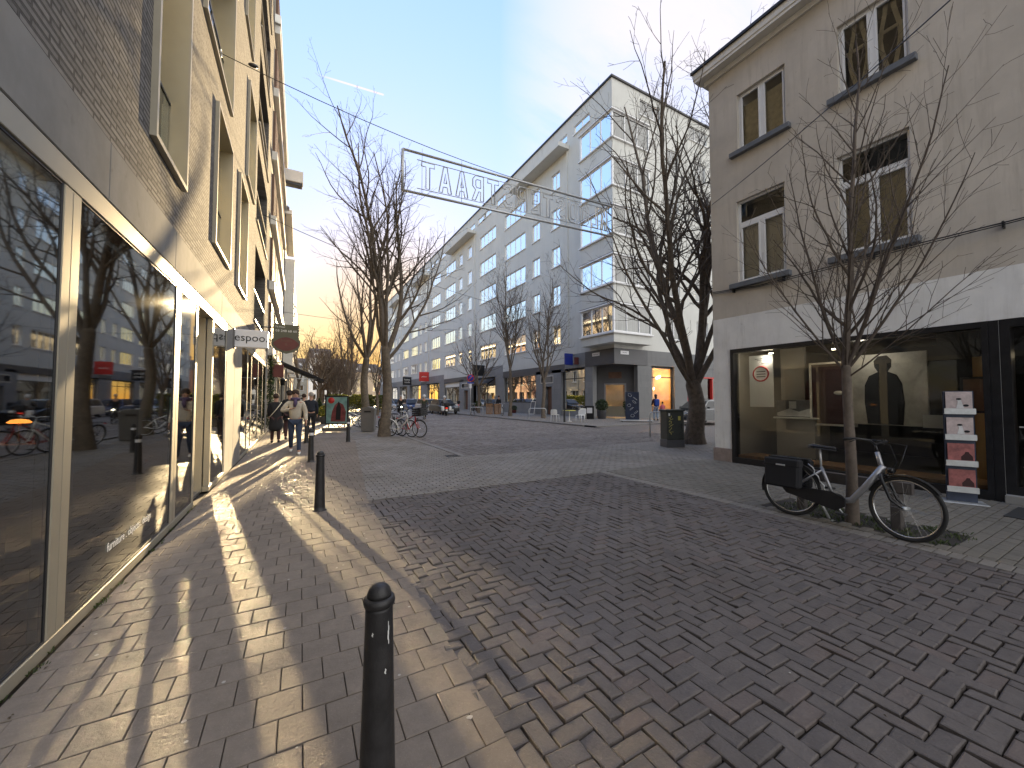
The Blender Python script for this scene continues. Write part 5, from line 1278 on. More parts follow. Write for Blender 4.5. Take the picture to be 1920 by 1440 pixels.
# ---------------------------------------------------------------- overhead street sign, cables, stars
t = thing('overhead_sign', 'wire-frame overhead street sign reading KLOOSTERSTRAAT, seen from behind', 'street sign', (0, 8.0, 0))
A, B = Vector((1.89,0,6.73)), Vector((7.72,0,6.93)); A2, B2 = Vector((1.89,0,5.86)), Vector((7.72,0,6.08))
q = MB(); q.tube([A, B], .027, 6); q.tube([A2, B2], .027, 6); q.tube([A, A2], .028, 6); q.tube([B, B2], .028, 6)
q.build('frame', M['steel'], t)
LET = {  # stroke outlines on a 0..1 x 0..1.6 grid: closed tube loops
 'T': [[(.36,0),(.64,0),(.64,1.32),(1.0,1.32),(1.0,1.6),(0,1.6),(0,1.32),(.36,1.32)]],
 'R': [[(0,0),(.26,0),(.26,.6),(.42,.6),(.72,0),(1.0,0),(.70,.68),(.95,.9),(.95,1.35),(.72,1.6),(0,1.6)],[(.26,.84),(.6,.84),(.68,.95),(.68,1.28),(.6,1.36),(.26,1.36)]],
 'A': [[(0,0),(.26,0),(.34,.36),(.66,.36),(.74,0),(1,0),(.64,1.6),(.36,1.6)],[(.39,.6),(.61,.6),(.5,1.2)]],
 'S': [[(.0,.35),(.12,.08),(.4,0),(.7,.02),(.95,.25),(.95,.6),(.75,.85),(.35,1.05),(.28,1.25),(.42,1.38),(.68,1.34),(.74,1.18),(1,1.22),(.88,1.52),(.55,1.6),(.2,1.56),(.02,1.3),(.04,1.0),(.3,.78),(.62,.62),(.68,.4),(.56,.24),(.34,.24),(.26,.42)]],
 'E': [[(0,0),(.9,0),(.9,.26),(.28,.26),(.28,.68),(.8,.68),(.8,.92),(.28,.92),(.28,1.34),(.9,1.34),(.9,1.6),(0,1.6)]],
 'O': [[(.25,0),(.75,0),(1,.25),(1,1.35),(.75,1.6),(.25,1.6),(0,1.35),(0,.25)],[(.36,.26),(.64,.26),(.74,.4),(.74,1.2),(.64,1.34),(.36,1.34),(.26,1.2),(.26,.4)]],
 'K': [[(0,0),(.28,0),(.28,.55),(.42,.75),(.72,0),(1.0,0),(.62,1.0),(1.0,1.6),(.70,1.6),(.28,.98),(.28,1.6),(0,1.6)]],
 'L': [[(0,0),(.9,0),(.9,.26),(.28,.26),(.28,1.6),(0,1.6)]]}
word = 'KLOOSTERSTRAAT'; x = B.x-.22
for i, ch in enumerate(word):
    wL = .285 if i > 1 else .22; mb = MB(); xr = x
    for loop in LET[ch]:
        f_ = lambda u, z: Vector((xr-u*wL, 0, 0)) 
        pts = []
        for (u, z) in loop:
            X_ = xr-u*wL; tt = (X_-A.x)/(B.x-A.x); z0 = A2.z+(B2.z-A2.z)*tt+.14; pts.append((X_, 0, z0+z*.575/1.6*1.0))
        mb.tube(pts, .013 if i > 1 else .018, 4, cap=False, closed=True)
    mb.build('letter', M['steel'] if i > 1 else M['offwhite'], t)
    x -= wL+(.105 if i > 1 else .10)
q = MB()
for off, zz in ((.12,0),(.735,0)):
    q.tube([A2+Vector((.3,0,off)), B2+Vector((-.15,0,off))], .008, 4)
for x_ in (2.3, 3.2, 4.6, 6.1, 7.55):
    tt = (x_-A.x)/(B.x-A.x); q.tube([A2.lerp(B2,tt), A.lerp(B,tt)+Vector((0,0,.12))], .006, 4)
q.build('support_wire', M['steel'], t)
cab = MB(); anchor = LW(0, 8.05, 7.45); pts = sag(anchor, (2.6, 8.0, 7.03), -.0, 8)
pts = sag(anchor, (BX+5, 8.0, 8.3), .95, 20); cab.tube(pts, .007, 4)
tag(cab.build('suspension_cable', M['black']), 'thin steel cable from a wall ring on the brick building carrying the overhead sign', 'cable')
t = thing('cable_anchor', 'ring and tensioner fixing the suspension cable to the brick wall', 'cable anchor', anchor, -TH)
MB().ring(.05,.010,16,5,(.04,0,0)).build('ring', M['steel'], t); MB().ball((.5,0,-.03),.045,10,6,(1.8,.8,.8)).build('tensioner', M['black'], t)
def cable(nm, p, q_, s, r, label, n=18):
    m_ = MB(); m_.tube(sag(p, q_, s, n), r, 4); return tag(m_.build(nm, M['black']), label, 'cable')
cable('overhead_cable', (BX-.02, 6.05, 6.5), (BX-6.0, -3.5, 5.9), .25, .008, 'black cable leaving the corner of the beige house above its windows')
cable('overhead_cable', LW(0, 17, 8.4), (WX, 27.0, 8.9), .9, .012, 'string-light cable crossing the street in front of the second white storey')
cable('overhead_cable', LW(0, 24, 6.2), (WX, 36.0, 9.0), .5, .012, 'string-light cable crossing lower down the street')
cable('overhead_cable', (12.4, 9.0, 5.0), (BX+.1, 6.15, 4.4), .2, .008, 'cable from the big dark tree to the beige house')
cable('overhead_cable', LW(0, 36, 7.0), (WX, 50, 8.0), .6, .014, 'string-light cable far down the street')
for (x_, y_, z_, lb) in ((8.2, 20.8, 6.75, 'star-shaped string light hanging left of the cable middle'), (12.5, 23.0, 6.9, 'star-shaped string light hanging over the street trees')):
    t = thing('star_light', lb, 'string light', (x_, y_, z_), R(-25)); q = MB(); pts = []
    for k in range(10): a = PI/2+k*PI/5; rr_ = .34 if k % 2 == 0 else .14; pts.append((rr_*math.cos(a), 0, rr_*math.sin(a)))
    q.tube(pts, .012, 4, cap=False, closed=True); q.build('star', M['offwhite'], t); MB().tube([(0,0,.34),(0,0,.55)], .006, 4).build('wire', M['black'], t)
# ---------------------------------------------------------------- houses closing the street
def end_house(x0, x1, y, h, mat, label, mans=True, seed=1):
    t = thing('end_house', label, 'building', (x0, y, 0)); L = x1-x0; f = FR(lambda u, z, d=0.0: Vector((u, -d, z))); holes = []
    n = max(2, int(L/2.6))
    for r_ in range(int((h-1)/3.3)):
        for k in range(n): u = (k+.5)*L/n; holes.append((u-.55, u+.55, 1+r_*3.3, 3.0+r_*3.3, .3))
    m_ = MB(); wall(m_, f.P, 0, L, 0, h, holes, .3); m_.box(0.02, L-.02, .6, 10, 0, h-.01); m_.quad((0,0,0),(0,0,h),(0,10,h),(0,10,0)); m_.quad((L,0,0),(L,0,h),(L,10,h),(L,10,0)); m_.build('wall', M[mat], t)
    for hh in holes:
        pn = MB(); f.frame(pn, hh[0], hh[1], hh[2], hh[3], -.25, -.15, .1); fo = pn.build('window', M['white_frame'], t); g = MB(); f.pane(g, hh[0], hh[1], hh[2], hh[3], -.2); g.build('pane', M['glass_far'], fo, fixn=False)
    r_ = MB(); r_.prism([(-.3, h),(1.4, h+2.8),(4.5, h+3.8),(8.6, h+2.8),(10.3, h)], 0, L, 'x'); ro = r_.build('roof', M['roof'], t)
    c = MB(); c.box(L*.3, L*.3+.9, 4, 4.8, h+3, h+5.2); c.build('chimney', M['red_brick'], ro)
    for k in range(2): d = MB(); d.prism([(-.1+.3, h+.2),(.3,h+1.7),(2.2,h+2.0),(2.2,h+.2)], L*(.3+.4*k)-.6, L*(.3+.4*k)+.6, 'x'); d.build('dormer', M['white_frame'], ro)
end_house(4.5, 11.5, 150, 15.5, 'plaster_w', 'white townhouse with a dark mansard roof closing the street')
end_house(11.6, 18.0, 154, 12.5, 'plaster_w', 'lower white townhouse right of the mansard one at the street end')
end_house(18.1, 30.0, 165, 12.0, 'ochre', 'ochre house behind the park trees at the street end')
end_house(30.1, 44.0, 172, 11.5, 'red_brick', 'red brick house behind the park trees, nearest the white building')
end_house(-3.0, 4.4, 158, 12.5, 'cream_stone', 'cream house at the street end beside the left row')
# flattened chewing gum and grit on the slabs
gm_ = MB(); rr = random.Random(77)
for i in range(95):
    if i < 60: p = LW(rr.uniform(.15, 2.1), rr.uniform(.6, 11), .0062); 
    else: p = Vector((rr.uniform(1.2, 5.5), rr.uniform(.8, 6), .0035))
    s_ = rr.uniform(.005, .015) if i < 60 else rr.uniform(.003, .007); n_ = 9
    gm_.add([(p.x+s_*math.cos(2*PI*k/n_)*rr.uniform(.7,1.2), p.y+s_*math.sin(2*PI*k/n_)*rr.uniform(.7,1.2), p.z) for k in range(n_)], [tuple(range(n_))])
gm_.build('chewing_gum', pmat('old_gum', (.36,.34,.31), .8, 0, .3, 9, 90, .1), kind='stuff', fixn=False)
# ---------------------------------------------------------------- bicycles
def rotx(a): return Matrix.Rotation(a, 4, 'X')
def wheel(parent, name, y, r, tyre=.020, rimm='steel', steer=0.0, spokes=28, z=None):
    """wheel standing in the y-z plane, axle along x"""
    z = r if z is None else z
    w = bpy.data.objects.new(name, None); COL.objects.link(w); w.parent = parent; w.location = (0, y, z); w.rotation_euler = (0, 0, steer)
    MB().ring(r-tyre, tyre, 44, 8).build('tyre', M['blackmat'], w); MB().ring(r-2*tyre-.006, .011, 44, 6).build('rim', M[rimm], w)
    s = MB()
    for k in range(spokes):
        a = 2*PI*k/spokes; sx = .028 if k % 2 else -.028; off = .28*(1 if (k//2) % 2 else -1)
        s.tube([(sx, .022*math.cos(a+off*3), .022*math.sin(a+off*3)), (0, (r-2*tyre-.01)*math.cos(a+off*.35), (r-2*tyre-.01)*math.sin(a+off*.35))], .0013, 3, cap=False)
    s.build('spoke', M['chrome'], w); MB().tube([(-.045,0,0),(.045,0,0)], .022, 10).build('hub', M['steel'], w)
    return w
def bicycle(name, label, loc, rz, frame='silver', lean=0.0, step=True, r=.345, wb=1.10, pannier=False, basket=False, rack=True, steer=0.0, chain=True, spokes=28, group=None, motor=False, rimm='steel', fender='black', drop=False, cat='bicycle'):
    """y forward; rear hub at y=-wb/2, front hub at y=+wb/2"""
    t = thing(name, label, cat, loc, 0, group, rot=(0, lean, rz)); F = M[frame]
    ry, fy = -wb/2, wb/2
    bbp = Vector((0, -.08, .29)); st = Vector((0, -.24, .80)); hb = Vector((0, .36, .72)); ht = Vector((0, .31, .93)); rh = Vector((0, ry, r)); fh = Vector((0, fy, r))
    q = MB()
    if step:
        q.tube([hb+Vector((0,.005,.06)), Vector((0,.20,.50)), Vector((0,.08,.33)), bbp+Vector((0,.02,.0))], [.034,.036,.036,.034], 10)
    else:
        q.tube([hb, bbp], [.022,.024], 8); q.tube([ht+Vector((0,-.005,-.05)), st+Vector((0,.04,-.12))], .018, 8)
    q.tube([bbp, st+Vector((0,.01,-.12))], .020, 8); q.tube([hb+Vector((0,.004,-.02)), ht], .024, 10)
    for s in (-1, 1):
        q.tube([bbp+Vector((s*.03,-.03,0)), Vector((s*.055, (bbp.y+rh.y)/2, .31)), rh+Vector((s*.06,0,0))], .012, 6)
        q.tube([st+Vector((s*.02,.02,-.16)), rh+Vector((s*.06,0,0))], .010, 6)
    q.build('frame', F, t)
    fk = MB()
    cs, sn_ = math.cos(steer), math.sin(steer)
    fork = bpy.data.objects.new('fork', None); COL.objects.link(fork); fork.parent = t
    fork.location = hb; fork.rotation_euler = (0, 0, steer)
    cr_ = MB(); cr_.tube([(0,.0,-.04),(0,-.05,.22)], .018, 8)
    for s in (-1, 1):
        cr_.tube([(0,0,-.03),(s*.055,.01,-.05),(s*.06,.02,-.09),(s*.06,.10,-.30),(s*.052,fy-hb.y,r-hb.z)], [.018,.020,.018,.015,.010], 7)
    cr_.build('fork_blades', M['black'] if step else F, fork)
    w = wheel(t, 'wheel', ry, r, spokes=spokes, rimm=rimm)
    fw_ = bpy.data.objects.new('wheel', None); COL.objects.link(fw_); fw_.parent = t
    off = Vector((-sn_*(fy-hb.y), cs*(fy-hb.y), 0)); fw_.location = Vector((0, hb.y, r)) + off; fw_.rotation_euler = (0,0,steer)
    for o_ in (MB().ring(r-.02,.02,44,8).build('tyre', M['blackmat'], fw_), MB().ring(r-.046,.011,44,6).build('rim', M[rimm], fw_)): pass
    s_ = MB()
    for k in range(spokes):
        a = 2*PI*k/spokes; sx = .028 if k % 2 else -.028; o2 = .28*(1 if (k//2) % 2 else -1)
        s_.tube([(sx,.022*math.cos(a+o2*3),.022*math.sin(a+o2*3)),(0,(r-.05)*math.cos(a+o2*.35),(r-.05)*math.sin(a+o2*.35))], .0013, 3, cap=False)
    s_.build('spoke', M['chrome'], fw_); MB().tube([(-.045,0,0),(.045,0,0)], .022, 10).build('hub', M['steel'], fw_)
    # mudguards
    for (par, a0, a1, yy) in ((t, 20, 195, ry), (fw_, 35, 160, 0)):
        g = MB(); n = 14
        for j in range(n):
            aa, ab = R(a0+(a1-a0)*j/n), R(a0+(a1-a0)*(j+1)/n); R1 = r+.018
            zz = r if par is t else 0
            P_ = lambda a, x, rr_: (x, yy+rr_*math.cos(a), zz+rr_*math.sin(a))
            g.add([P_(aa,-.028,R1-.006),P_(aa,0,R1+.004),P_(aa,.028,R1-.006),P_(ab,.028,R1-.006),P_(ab,0,R1+.004),P_(ab,-.028,R1-.006)], [(0,1,4,5),(1,2,3,4)], True)
        g.build('mudguard', M[fender], par, fixn=False)
    # handlebar
    hbm = MB(); top = Vector((0,-.075,.30)) if not drop else Vector((0,-.05,.24))
    hbm.tube([(0,-.05,.20), top], .014, 8)
    if drop: bar = [(-.29,-.01,.24),(0,top.y,top.z),(.29,-.01,.24)]
    else: bar = [(-.30,-.22,.33),(-.27,-.12,.35),(-.15,-.04,.34),(0,top.y,top.z),(.15,-.04,.34),(.27,-.12,.35),(.30,-.22,.33)]
    hbm.tube(bar, .0115, 8); hbm.build('handlebar', M['black'] if step else M['steel'], fork)
    for s in (-1,1):
        e = Vector(bar[0 if s < 0 else -1]); e2 = Vector(bar[1 if s < 0 else -2]); MB().tube([e, e.lerp(e2,.75)], .017, 8).build('grip', M['blackmat'], fork)
        MB().tube([e.lerp(e2,.9)+Vector((0,.03,-.01)), e+Vector((0,.06,-.03))], .006, 5).build('brake_lever', M['black'], fork)
    if motor: MB().bbox(-.04,.04,-.10,-.03,.335,.35,.006).build('display', M['black'], fork)
    cbm = MB(); cbm.tube([(.2,-.05,.33),(.13,.14,.30),(.05,.16,.12),(.04,.05,-.05)], .004, 4); cbm.tube([(-.2,-.05,.33),(-.10,.17,.31),(-.03,.15,.10),(-.03,.04,-.10)], .004, 4); cbm.build('brake_cable', M['black'], fork)
    # saddle
    q = MB(); sv = []
    prof = [(-.13,.075,.0),(-.10,.082,.012),(-.03,.060,.008),(.04,.032,.0),(.12,.020,-.004),(.145,.008,-.012)]
    for (y_, hw, dz) in prof:
        for k in range(7): a = PI*k/6; sv.append((hw*math.cos(a), st.y+.02+y_, st.z+.13+dz+.022*math.sin(a)))
    q.add(sv, [(i*7+k, (i+1)*7+k, (i+1)*7+k+1, i*7+k+1) for i in range(5) for k in range(6)], True)
    q.add([(x_, y_, z_-.028) for x_, y_, z_ in sv], [(i*7+k, i*7+k+1, (i+1)*7+k+1, (i+1)*7+k) for i in range(5) for k in range(6)], True)
    sd_ = q.build('saddle', M['black'], t); MB().tube([st+Vector((0,.01,-.14)), st+Vector((0,-.005,.12))], .013, 8).build('seat_post', M['steel'], sd_)
    # cranks
    q = MB(); q.tube([bbp+Vector((-.07,0,0)), bbp+Vector((.07,0,0))], .018, 8); q.tube([bbp+Vector((.06,0,0)), bbp+Vector((.075,.10,-.13))], .009, 6); q.tube([bbp+Vector((-.06,0,0)), bbp+Vector((-.075,-.10,.13))], .009, 6); ck = q.build('crank', M['steel'], t)
    for s in (-1,1): c = bbp+Vector((s*.12, s*.10, -s*.13)); MB().bbox(c.x-.045,c.x+.045,c.y-.045,c.y+.045,c.z-.012,c.z+.012,.004).build('pedal', M['blackmat'], ck)
    if motor:
        q = MB(); q.tube([bbp+Vector((0,.03,.02)), bbp+Vector((0,-.07,0))], [.055,.07], 12); q.tube([bbp+Vector((-.05,0,0)),bbp+Vector((.05,0,0))], .085, 16); q.build('motor', M['black'], t)
    if chain:
        q = MB(); q.prism([(bbp.y+.11,bbp.z+.05),(bbp.y+.12,bbp.z-.04),(bbp.y+.03,bbp.z-.11),(rh.y-.02,rh.z-.055),(rh.y-.07,rh.z),(rh.y-.02,rh.z+.05),(bbp.y-.02,bbp.z+.11)], .05, .078, 'x'); q.build('chain_case', M['black'], t)
    if rack:
        q = MB(); z_ = 2*r+.07
        for s in (-1,1): q.tube([(s*.07,ry-.22,z_),(s*.07,ry+.25,z_)], .006, 5); q.tube([(s*.07,ry-.1,z_),(s*.06,ry,r)], .006, 5); q.tube([(s*.07,ry+.12,z_),(s*.06,ry,r)], .006, 5)
        for y_ in (-.22,-.08,.06,.2): q.tube([(-.07,ry+y_,z_),(.07,ry+y_,z_)], .005, 5)
        q.build('rack', M['black'], t); MB().bbox(-.05,.05,ry-.255,ry-.235,z_-.06,z_-.02,.004).build('rear_light', M['red'], t)
    if pannier:
        for s in (-1,1):
            pm_ = MB().bbox(s*.15-.07, s*.15+.07, ry-.24, ry+.17, r+.02, 2*r+.045, .025).build('pannier', M['coat_black'], t)
            MB().bbox(s*.15-.074, s*.15+.074, ry-.245, ry+.175, 2*r-.06, 2*r+.052, .02).build('flap', M['coat_black'], pm_); MB().bbox(s*.222, s*.226, ry-.09, ry+.02, 2*r-.045, 2*r-.025, .001).build('badge', M['steel'], pm_)
        MB().bbox(-.15,.15,ry-.22,ry+.15,2*r+.054,2*r+.07,.006).build('pannier_strap', M['coat_black'], t)
    if basket:
        q = MB(); z0, z1 = .18, .42; y0, y1 = .02, .42
        for k in range(4):
            z = z0+(z1-z0)*k/3
            for (a,b,c,d) in ((-.25,.25,y0,y0+.012),(-.25,.25,y1-.012,y1),(-.25,-.238,y0,y1),(.238,.25,y0,y1)): q.box(a,b,c,d,z-.022,z+.022)
        for k in range(9): x_ = -.24+.06*k; q.box(x_-.006,x_+.006,y0,y0+.012,z0,z1); q.box(x_-.006,x_+.006,y1-.012,y1,z0,z1)
        q.box(-.25,.25,y0,y1,z0-.03,z0-.02); q.build('basket', M['black'], fork)
    hl = MB().lathe([(.028,0),(.034,.03),(.03,.05)], 12, M=Matrix.Translation((0,.05,.02)) @ rotx(R(-90))).build('headlight', M['black'], fork)
    return t
# the silver e-bike by the young tree
eb = bicycle('electric_bicycle', 'silver step-through electric bicycle with black double panniers parked by the young tree', (5.84, 2.20, 0), R(182), 'silver', R(-5), True, .345, 1.13, True, False, True, R(-14), True, 32, motor=True, rimm='chrome')
q = MB(); q.tube([(-.05,-.28,.28),(-.20,-.20,.0)], [.016,.018], 8); q.bbox(-.235,-.165,-.24,-.16,.0,.016,.005); q.build('kickstand', M['steel'], eb)
q = MB(); rr = random.Random(4); q.tube([(.03+.02*math.sin(k*1.9), -.34+.02*k-.02*math.cos(k*2.2), .70-.035*k) for k in range(11)], .007, 5); q.build('chain_lock', M['steel'], eb)
# bicycles by the large tree
GB = 'bicycles parked around the large tree'
bicycle('bicycle', 'red bicycle with a black plastic crate basket, front wheel towards the street', (4.15, 15.75, 0), R(205), 'red', R(4), False, .35, 1.06, basket=True, rack=True, steer=R(14), chain=False, spokes=20, group=GB)
bicycle('bicycle', 'white bicycle standing between the large tree and the red one', (3.85, 16.05, 0), R(222), 'white_plastic', R(6), False, .35, 1.04, rack=False, steer=R(-10), chain=False, spokes=20, group=GB, fender='white_plastic')
bicycle('bicycle', 'dark bicycle leaning on the back of the large tree', (3.7, 17.3, 0), R(200), 'grey_panel', R(9), False, .35, 1.04, rack=True, steer=R(12), chain=False, spokes=18, group=GB)
bicycle('bicycle', 'pale turquoise bicycle between the poster stand and the litter bin', (2.75, 21.3, 0), R(100), pmat.__name__ and 'white_frame', R(5), False, .35, 1.05, rack=True, steer=R(8), chain=False, spokes=18, group=GB)
bicycle('bicycle', 'black bicycle behind the pale one near the bare tree row', (2.6, 22.6, 0), R(80), 'black', R(-5), False, .35, 1.05, rack=True, chain=False, spokes=18, group=GB)
bicycle('bicycle', 'white bicycle parked against the narrow street tree', (15.75, 29.9, .045), R(150), 'white_plastic', R(-5), False, .35, 1.06, rack=False, steer=R(20), chain=False, spokes=18)
bicycle('bicycle', 'dark bicycle behind the steel hoop beside the parking sign', (14.6, 33.4, .045), R(140), 'black', R(-5), False, .35, 1.06, rack=True, chain=False, spokes=16)
bicycle('bicycle', 'dark bicycle leaning close to the shop front of the walking couple', (-.45, 20.6, 0), R(10), 'black', R(-10), False, .35, 1.06, rack=True, chain=False, spokes=16)
# ---------------------------------------------------------------- cars
def car(label, x, y, rz, paint, L=4.2, H=1.48, W=1.76, group='cars parked along the far kerb'):
    t = thing('parked_car', label, 'car', (x, y, 0), rz, group)
    low = [(-L/2,.32),(-L/2+.03,.72),(-L/2+.12,.90),(-L/2+.55,.93),(L/2-1.15,.90),(L/2-.25,.74),(L/2-.02,.60),(L/2,.30)]
    q = MB(); n = len(low); vs = []
    for (xx, k) in ((-W/2,.0),(-W/2+.05,1),(W/2-.05,1),(W/2,0)):
        for (y_, z_) in low: vs.append((xx, y_*(.985 if k == 0 else 1), z_-(.03 if k == 0 else 0)))
    fs = [(i*n+j, i*n+j+1, (i+1)*n+j+1, (i+1)*n+j) for i in range(3) for j in range(n-1)] + [tuple(range(n)), tuple(range(4*n-1, 3*n-1, -1))] + [(i*n, (i+1)*n, (i+1)*n+n-1, i*n+n-1) for i in range(3)]
    q.add(vs, fs); body = q.build('body', M[paint], t)
    up = [(-L/2+.14,.90),(-L/2+.42,H-.08),(-L/2+.8,H),(L/2-2.15,H),(L/2-1.75,H-.06),(L/2-1.0,.90)]
    q = MB(); n = len(up); vs = []
    for s in (-1,1):
        for (y_, z_) in up: vs.append((s*(W/2-.06-.20*(z_-.9)/(H-.9)), y_, z_))
    q.add(vs, [(j, j+1, n+j+1, n+j) for j in range(n-1)] + [tuple(range(n)), tuple(range(2*n-1, n-1, -1))]); q.build('cabin', M[paint], t)
    g = MB(); e = .004
    def sidep(s, y0, y1):
        def pt(y_, z_): return (s*(W/2-.06-.20*(z_-.9)/(H-.9)+e), y_, z_)
        g.add([pt(y0[0],.96),pt(y1[0],.96),pt(y1[1],H-.10),pt(y0[1],H-.10)], [(0,1,2,3)])
    for s in (-1,1):
        sidep(s, (-L/2+.40,-L/2+.62), (-.28,-.28)); sidep(s, (-.20,-.20), (L/2-1.20,L/2-1.78))
    hw0, hw1 = W/2-.13, W/2-.06-.20*((H-.08)-.9)/(H-.9)-.06
    g.add([(-hw0,L/2-1.03,.945),(hw0,L/2-1.03,.945),(hw1,L/2-1.72,H-.09),(-hw1,L/2-1.72,H-.09)], [(0,1,2,3)]); g.v[-4:] = [(a,b+.03,c+.015) for a,b,c in g.v[-4:]]
    g.add([(-hw0,-L/2+.14,.99),(hw0,-L/2+.14,.99),(hw1,-L/2+.375,H-.14),(-hw1,-L/2+.375,H-.14)], [(0,1,2,3)]); g.v[-4:] = [(a,b-.02,c) for a,b,c in g.v[-4:]]
    g.build('window', M['black'], t, fixn=False)
    for s in (-1,1):
        for y_ in (-L/2+.78, L/2-.82):
            w = MB().ring(.25,.075,22,8,(s*(W/2-.10),y_,.315)).build('wheel', M['blackmat'], t); h_ = MB(); h_.lathe([(.20,0),(.19,.02),(.05,.03)], 14, M=Matrix.Translation((s*(W/2-.05),y_,.315)) @ Matrix.Rotation(R(90*s),4,'Y')); h_.build('rim', M['steel'], w)
        MB().bbox(s*(W/2-.33)-.17, s*(W/2-.33)+.17, L/2-.14, L/2-.01, .60,.72,.02).build('headlight', M['chrome'], t)
        MB().bbox(s*(W/2-.22)-.12, s*(W/2-.22)+.12, -L/2-.005, -L/2+.06, .70,.86,.02).build('tail_light', M['red'], t)
        MB().bbox(s*(W/2+.04)-.08, s*(W/2+.04)+.08, .66, .76, .96,1.06,.02).build('mirror', M['black'], t)
    MB().bbox(-.45,.45,L/2-.05,L/2+.012,.36,.50,.01).build('grille', M['black'], t); MB().bbox(-.26,.26,L/2+.012,L/2+.02,.40,.49,.002).build('number_plate', M['ink_w'], t)
    return t
def paint(n, c): 
    m, nt, b = nmat(n); b.inputs['Base Color'].default_value = (*c,1); b.inputs['Roughness'].default_value = .28; b.inputs['Metallic'].default_value = .3; b.inputs['Coat Weight'].default_value = .6; M[n] = m
paint('car_silver', (.36,.37,.38)); paint('car_blue', (.02,.035,.12)); paint('car_black', (.015,.015,.017)); paint('car_white', (.6,.6,.6)); paint('car_grey', (.12,.125,.13)); paint('car_red', (.25,.02,.02))
car('silver parked car seen behind the first cyclist', 10.6, 52, R(176), 'car_silver')
car('dark blue parked hatchback between the two cyclists', 12.6, 47.5, R(178), 'car_blue', 4.0, 1.5)
car('white parked estate car behind the basket cyclist', 13.1, 42.5, R(180), 'car_white', 4.4, 1.52)
car('black parked car just beyond the motorcyclist', 13.15, 37.4, R(180), 'car_black', 4.2)
car('white parked car glimpsed above the hedge', 6.4, 51, R(95), 'car_white', 4.6, 1.9, group=None)
car('grey parked car beyond the hedge', 4.6, 56, R(92), 'car_grey', 4.4, 1.6, group=None)
car('black parked car far along the road', 13.2, 57, R(180), 'car_black'); car('silver parked car farthest along the kerb', 13.2, 63, R(180), 'car_silver')
car('grey parked car in the side street behind the big dark tree', 21.5, 14.9, R(90), 'car_grey', group=None)
# ---------------------------------------------------------------- motorcycle and scooter
def moto(name, label, x, y, rz, paint_, z=0, big=True):
    t = thing(name, label, 'motorcycle' if big else 'scooter', (x, y, z), rz); r = .30 if big else .24
    for nm, yy in (('wheel',-.68),('wheel',.70)):
        MB().ring(r-.06,.06,22,8,(0,yy,r)).build(nm, M['blackmat'], t)
    q = MB(); q.prism([(-.85,.62),(-.55,.40),(-.1,.30),(.35,.34),(.62,.62),(.52,.98),(.38,1.08),(.25,.86),(-.2,.80),(-.75,.86)], -.17,.17,'x'); q.build('fairing', M[paint_], t)
    MB().bbox(-.16,.16,-.75,.1,.80,.90,.04).build('saddle', M['black'], t)
    q = MB(); q.tube([(-.36,.34,1.08),(0,.44,1.05),(.36,.34,1.08)], .016, 6); q.build('handlebar', M['black'], t)
    q = MB(); q.tube([(-.07,.55,.8),(-.07,.70,r)], .03, 6); q.tube([(.07,.55,.8),(.07,.70,r)], .03, 6); q.build('fork', M['steel'], t)
    MB().bbox(-.16,.16,.5,.53,1.02,1.38,.05).build('windscreen', M['glass_far'], t, fixn=False)
    MB().bbox(-.24,.24,-1.08,-.68,.84,1.20,.06).build('top_box', M['black'], t)
    if big:
        for s in (-1,1): MB().bbox(s*.32-.11,s*.32+.11,-1.0,-.5,.46,.86,.05).build('side_case', M['white_plastic'], t)
    MB().bbox(-.10,.10,-.93,-.88,.66,.74,.01).build('tail_light', M['tail'], t); MB().bbox(-.10,.10,-.96,-.94,.44,.58,.003).build('number_plate', M['ink_w'], t)
    return t
moto('motorcycle', 'large touring motorcycle with a black top box, ridden away from the camera', 11.9, 33.6, R(-8), 'car_black')
moto('scooter', 'small white scooter parked on the far pavement before the pink blind', 17.2, 46.0, R(60), 'white_plastic', .045, False)
# ---------------------------------------------------------------- people
def skin(name, verts, edges, rad, mat, parent, lv=2, rx=None):
    me = bpy.data.meshes.new(name); me.from_pydata([tuple(v) for v in verts], edges, []); me.materials.append(mat)
    o = bpy.data.objects.new(name, me); COL.objects.link(o); o.parent = parent
    sk_ = o.modifiers.new('skin', 'SKIN'); sk_.use_smooth_shade = True; sk_.branch_smoothing = .6
    if not me.skin_vertices: me.skin_vertices.new() if hasattr(me.skin_vertices, 'new') else None
    lay = me.skin_vertices[0].data
    for i, r in enumerate(rad):
        lay[i].radius = (r, r) if not isinstance(r, tuple) else r
        lay[i].use_root = (i == 0)
    sb = o.modifiers.new('sub', 'SUBSURF'); sb.levels = lv; sb.render_levels = lv
    dg = bpy.context.evaluated_depsgraph_get(); dg.update()
    me2 = bpy.data.meshes.new_from_object(o.evaluated_get(dg)); me2.name = name; o.modifiers.clear(); o.data = me2
    if not me2.materials: me2.materials.append(mat)
    for p in me2.polygons: p.use_smooth = True
    return o
class G:
    def __init__(s): s.v = []; s.e = []; s.r = []
    def a(s, p, r, frm=None):
        s.v.append(Vector(p)); s.r.append(r)
        if frm is not None: s.e.append((frm, len(s.v)-1))
        return len(s.v)-1
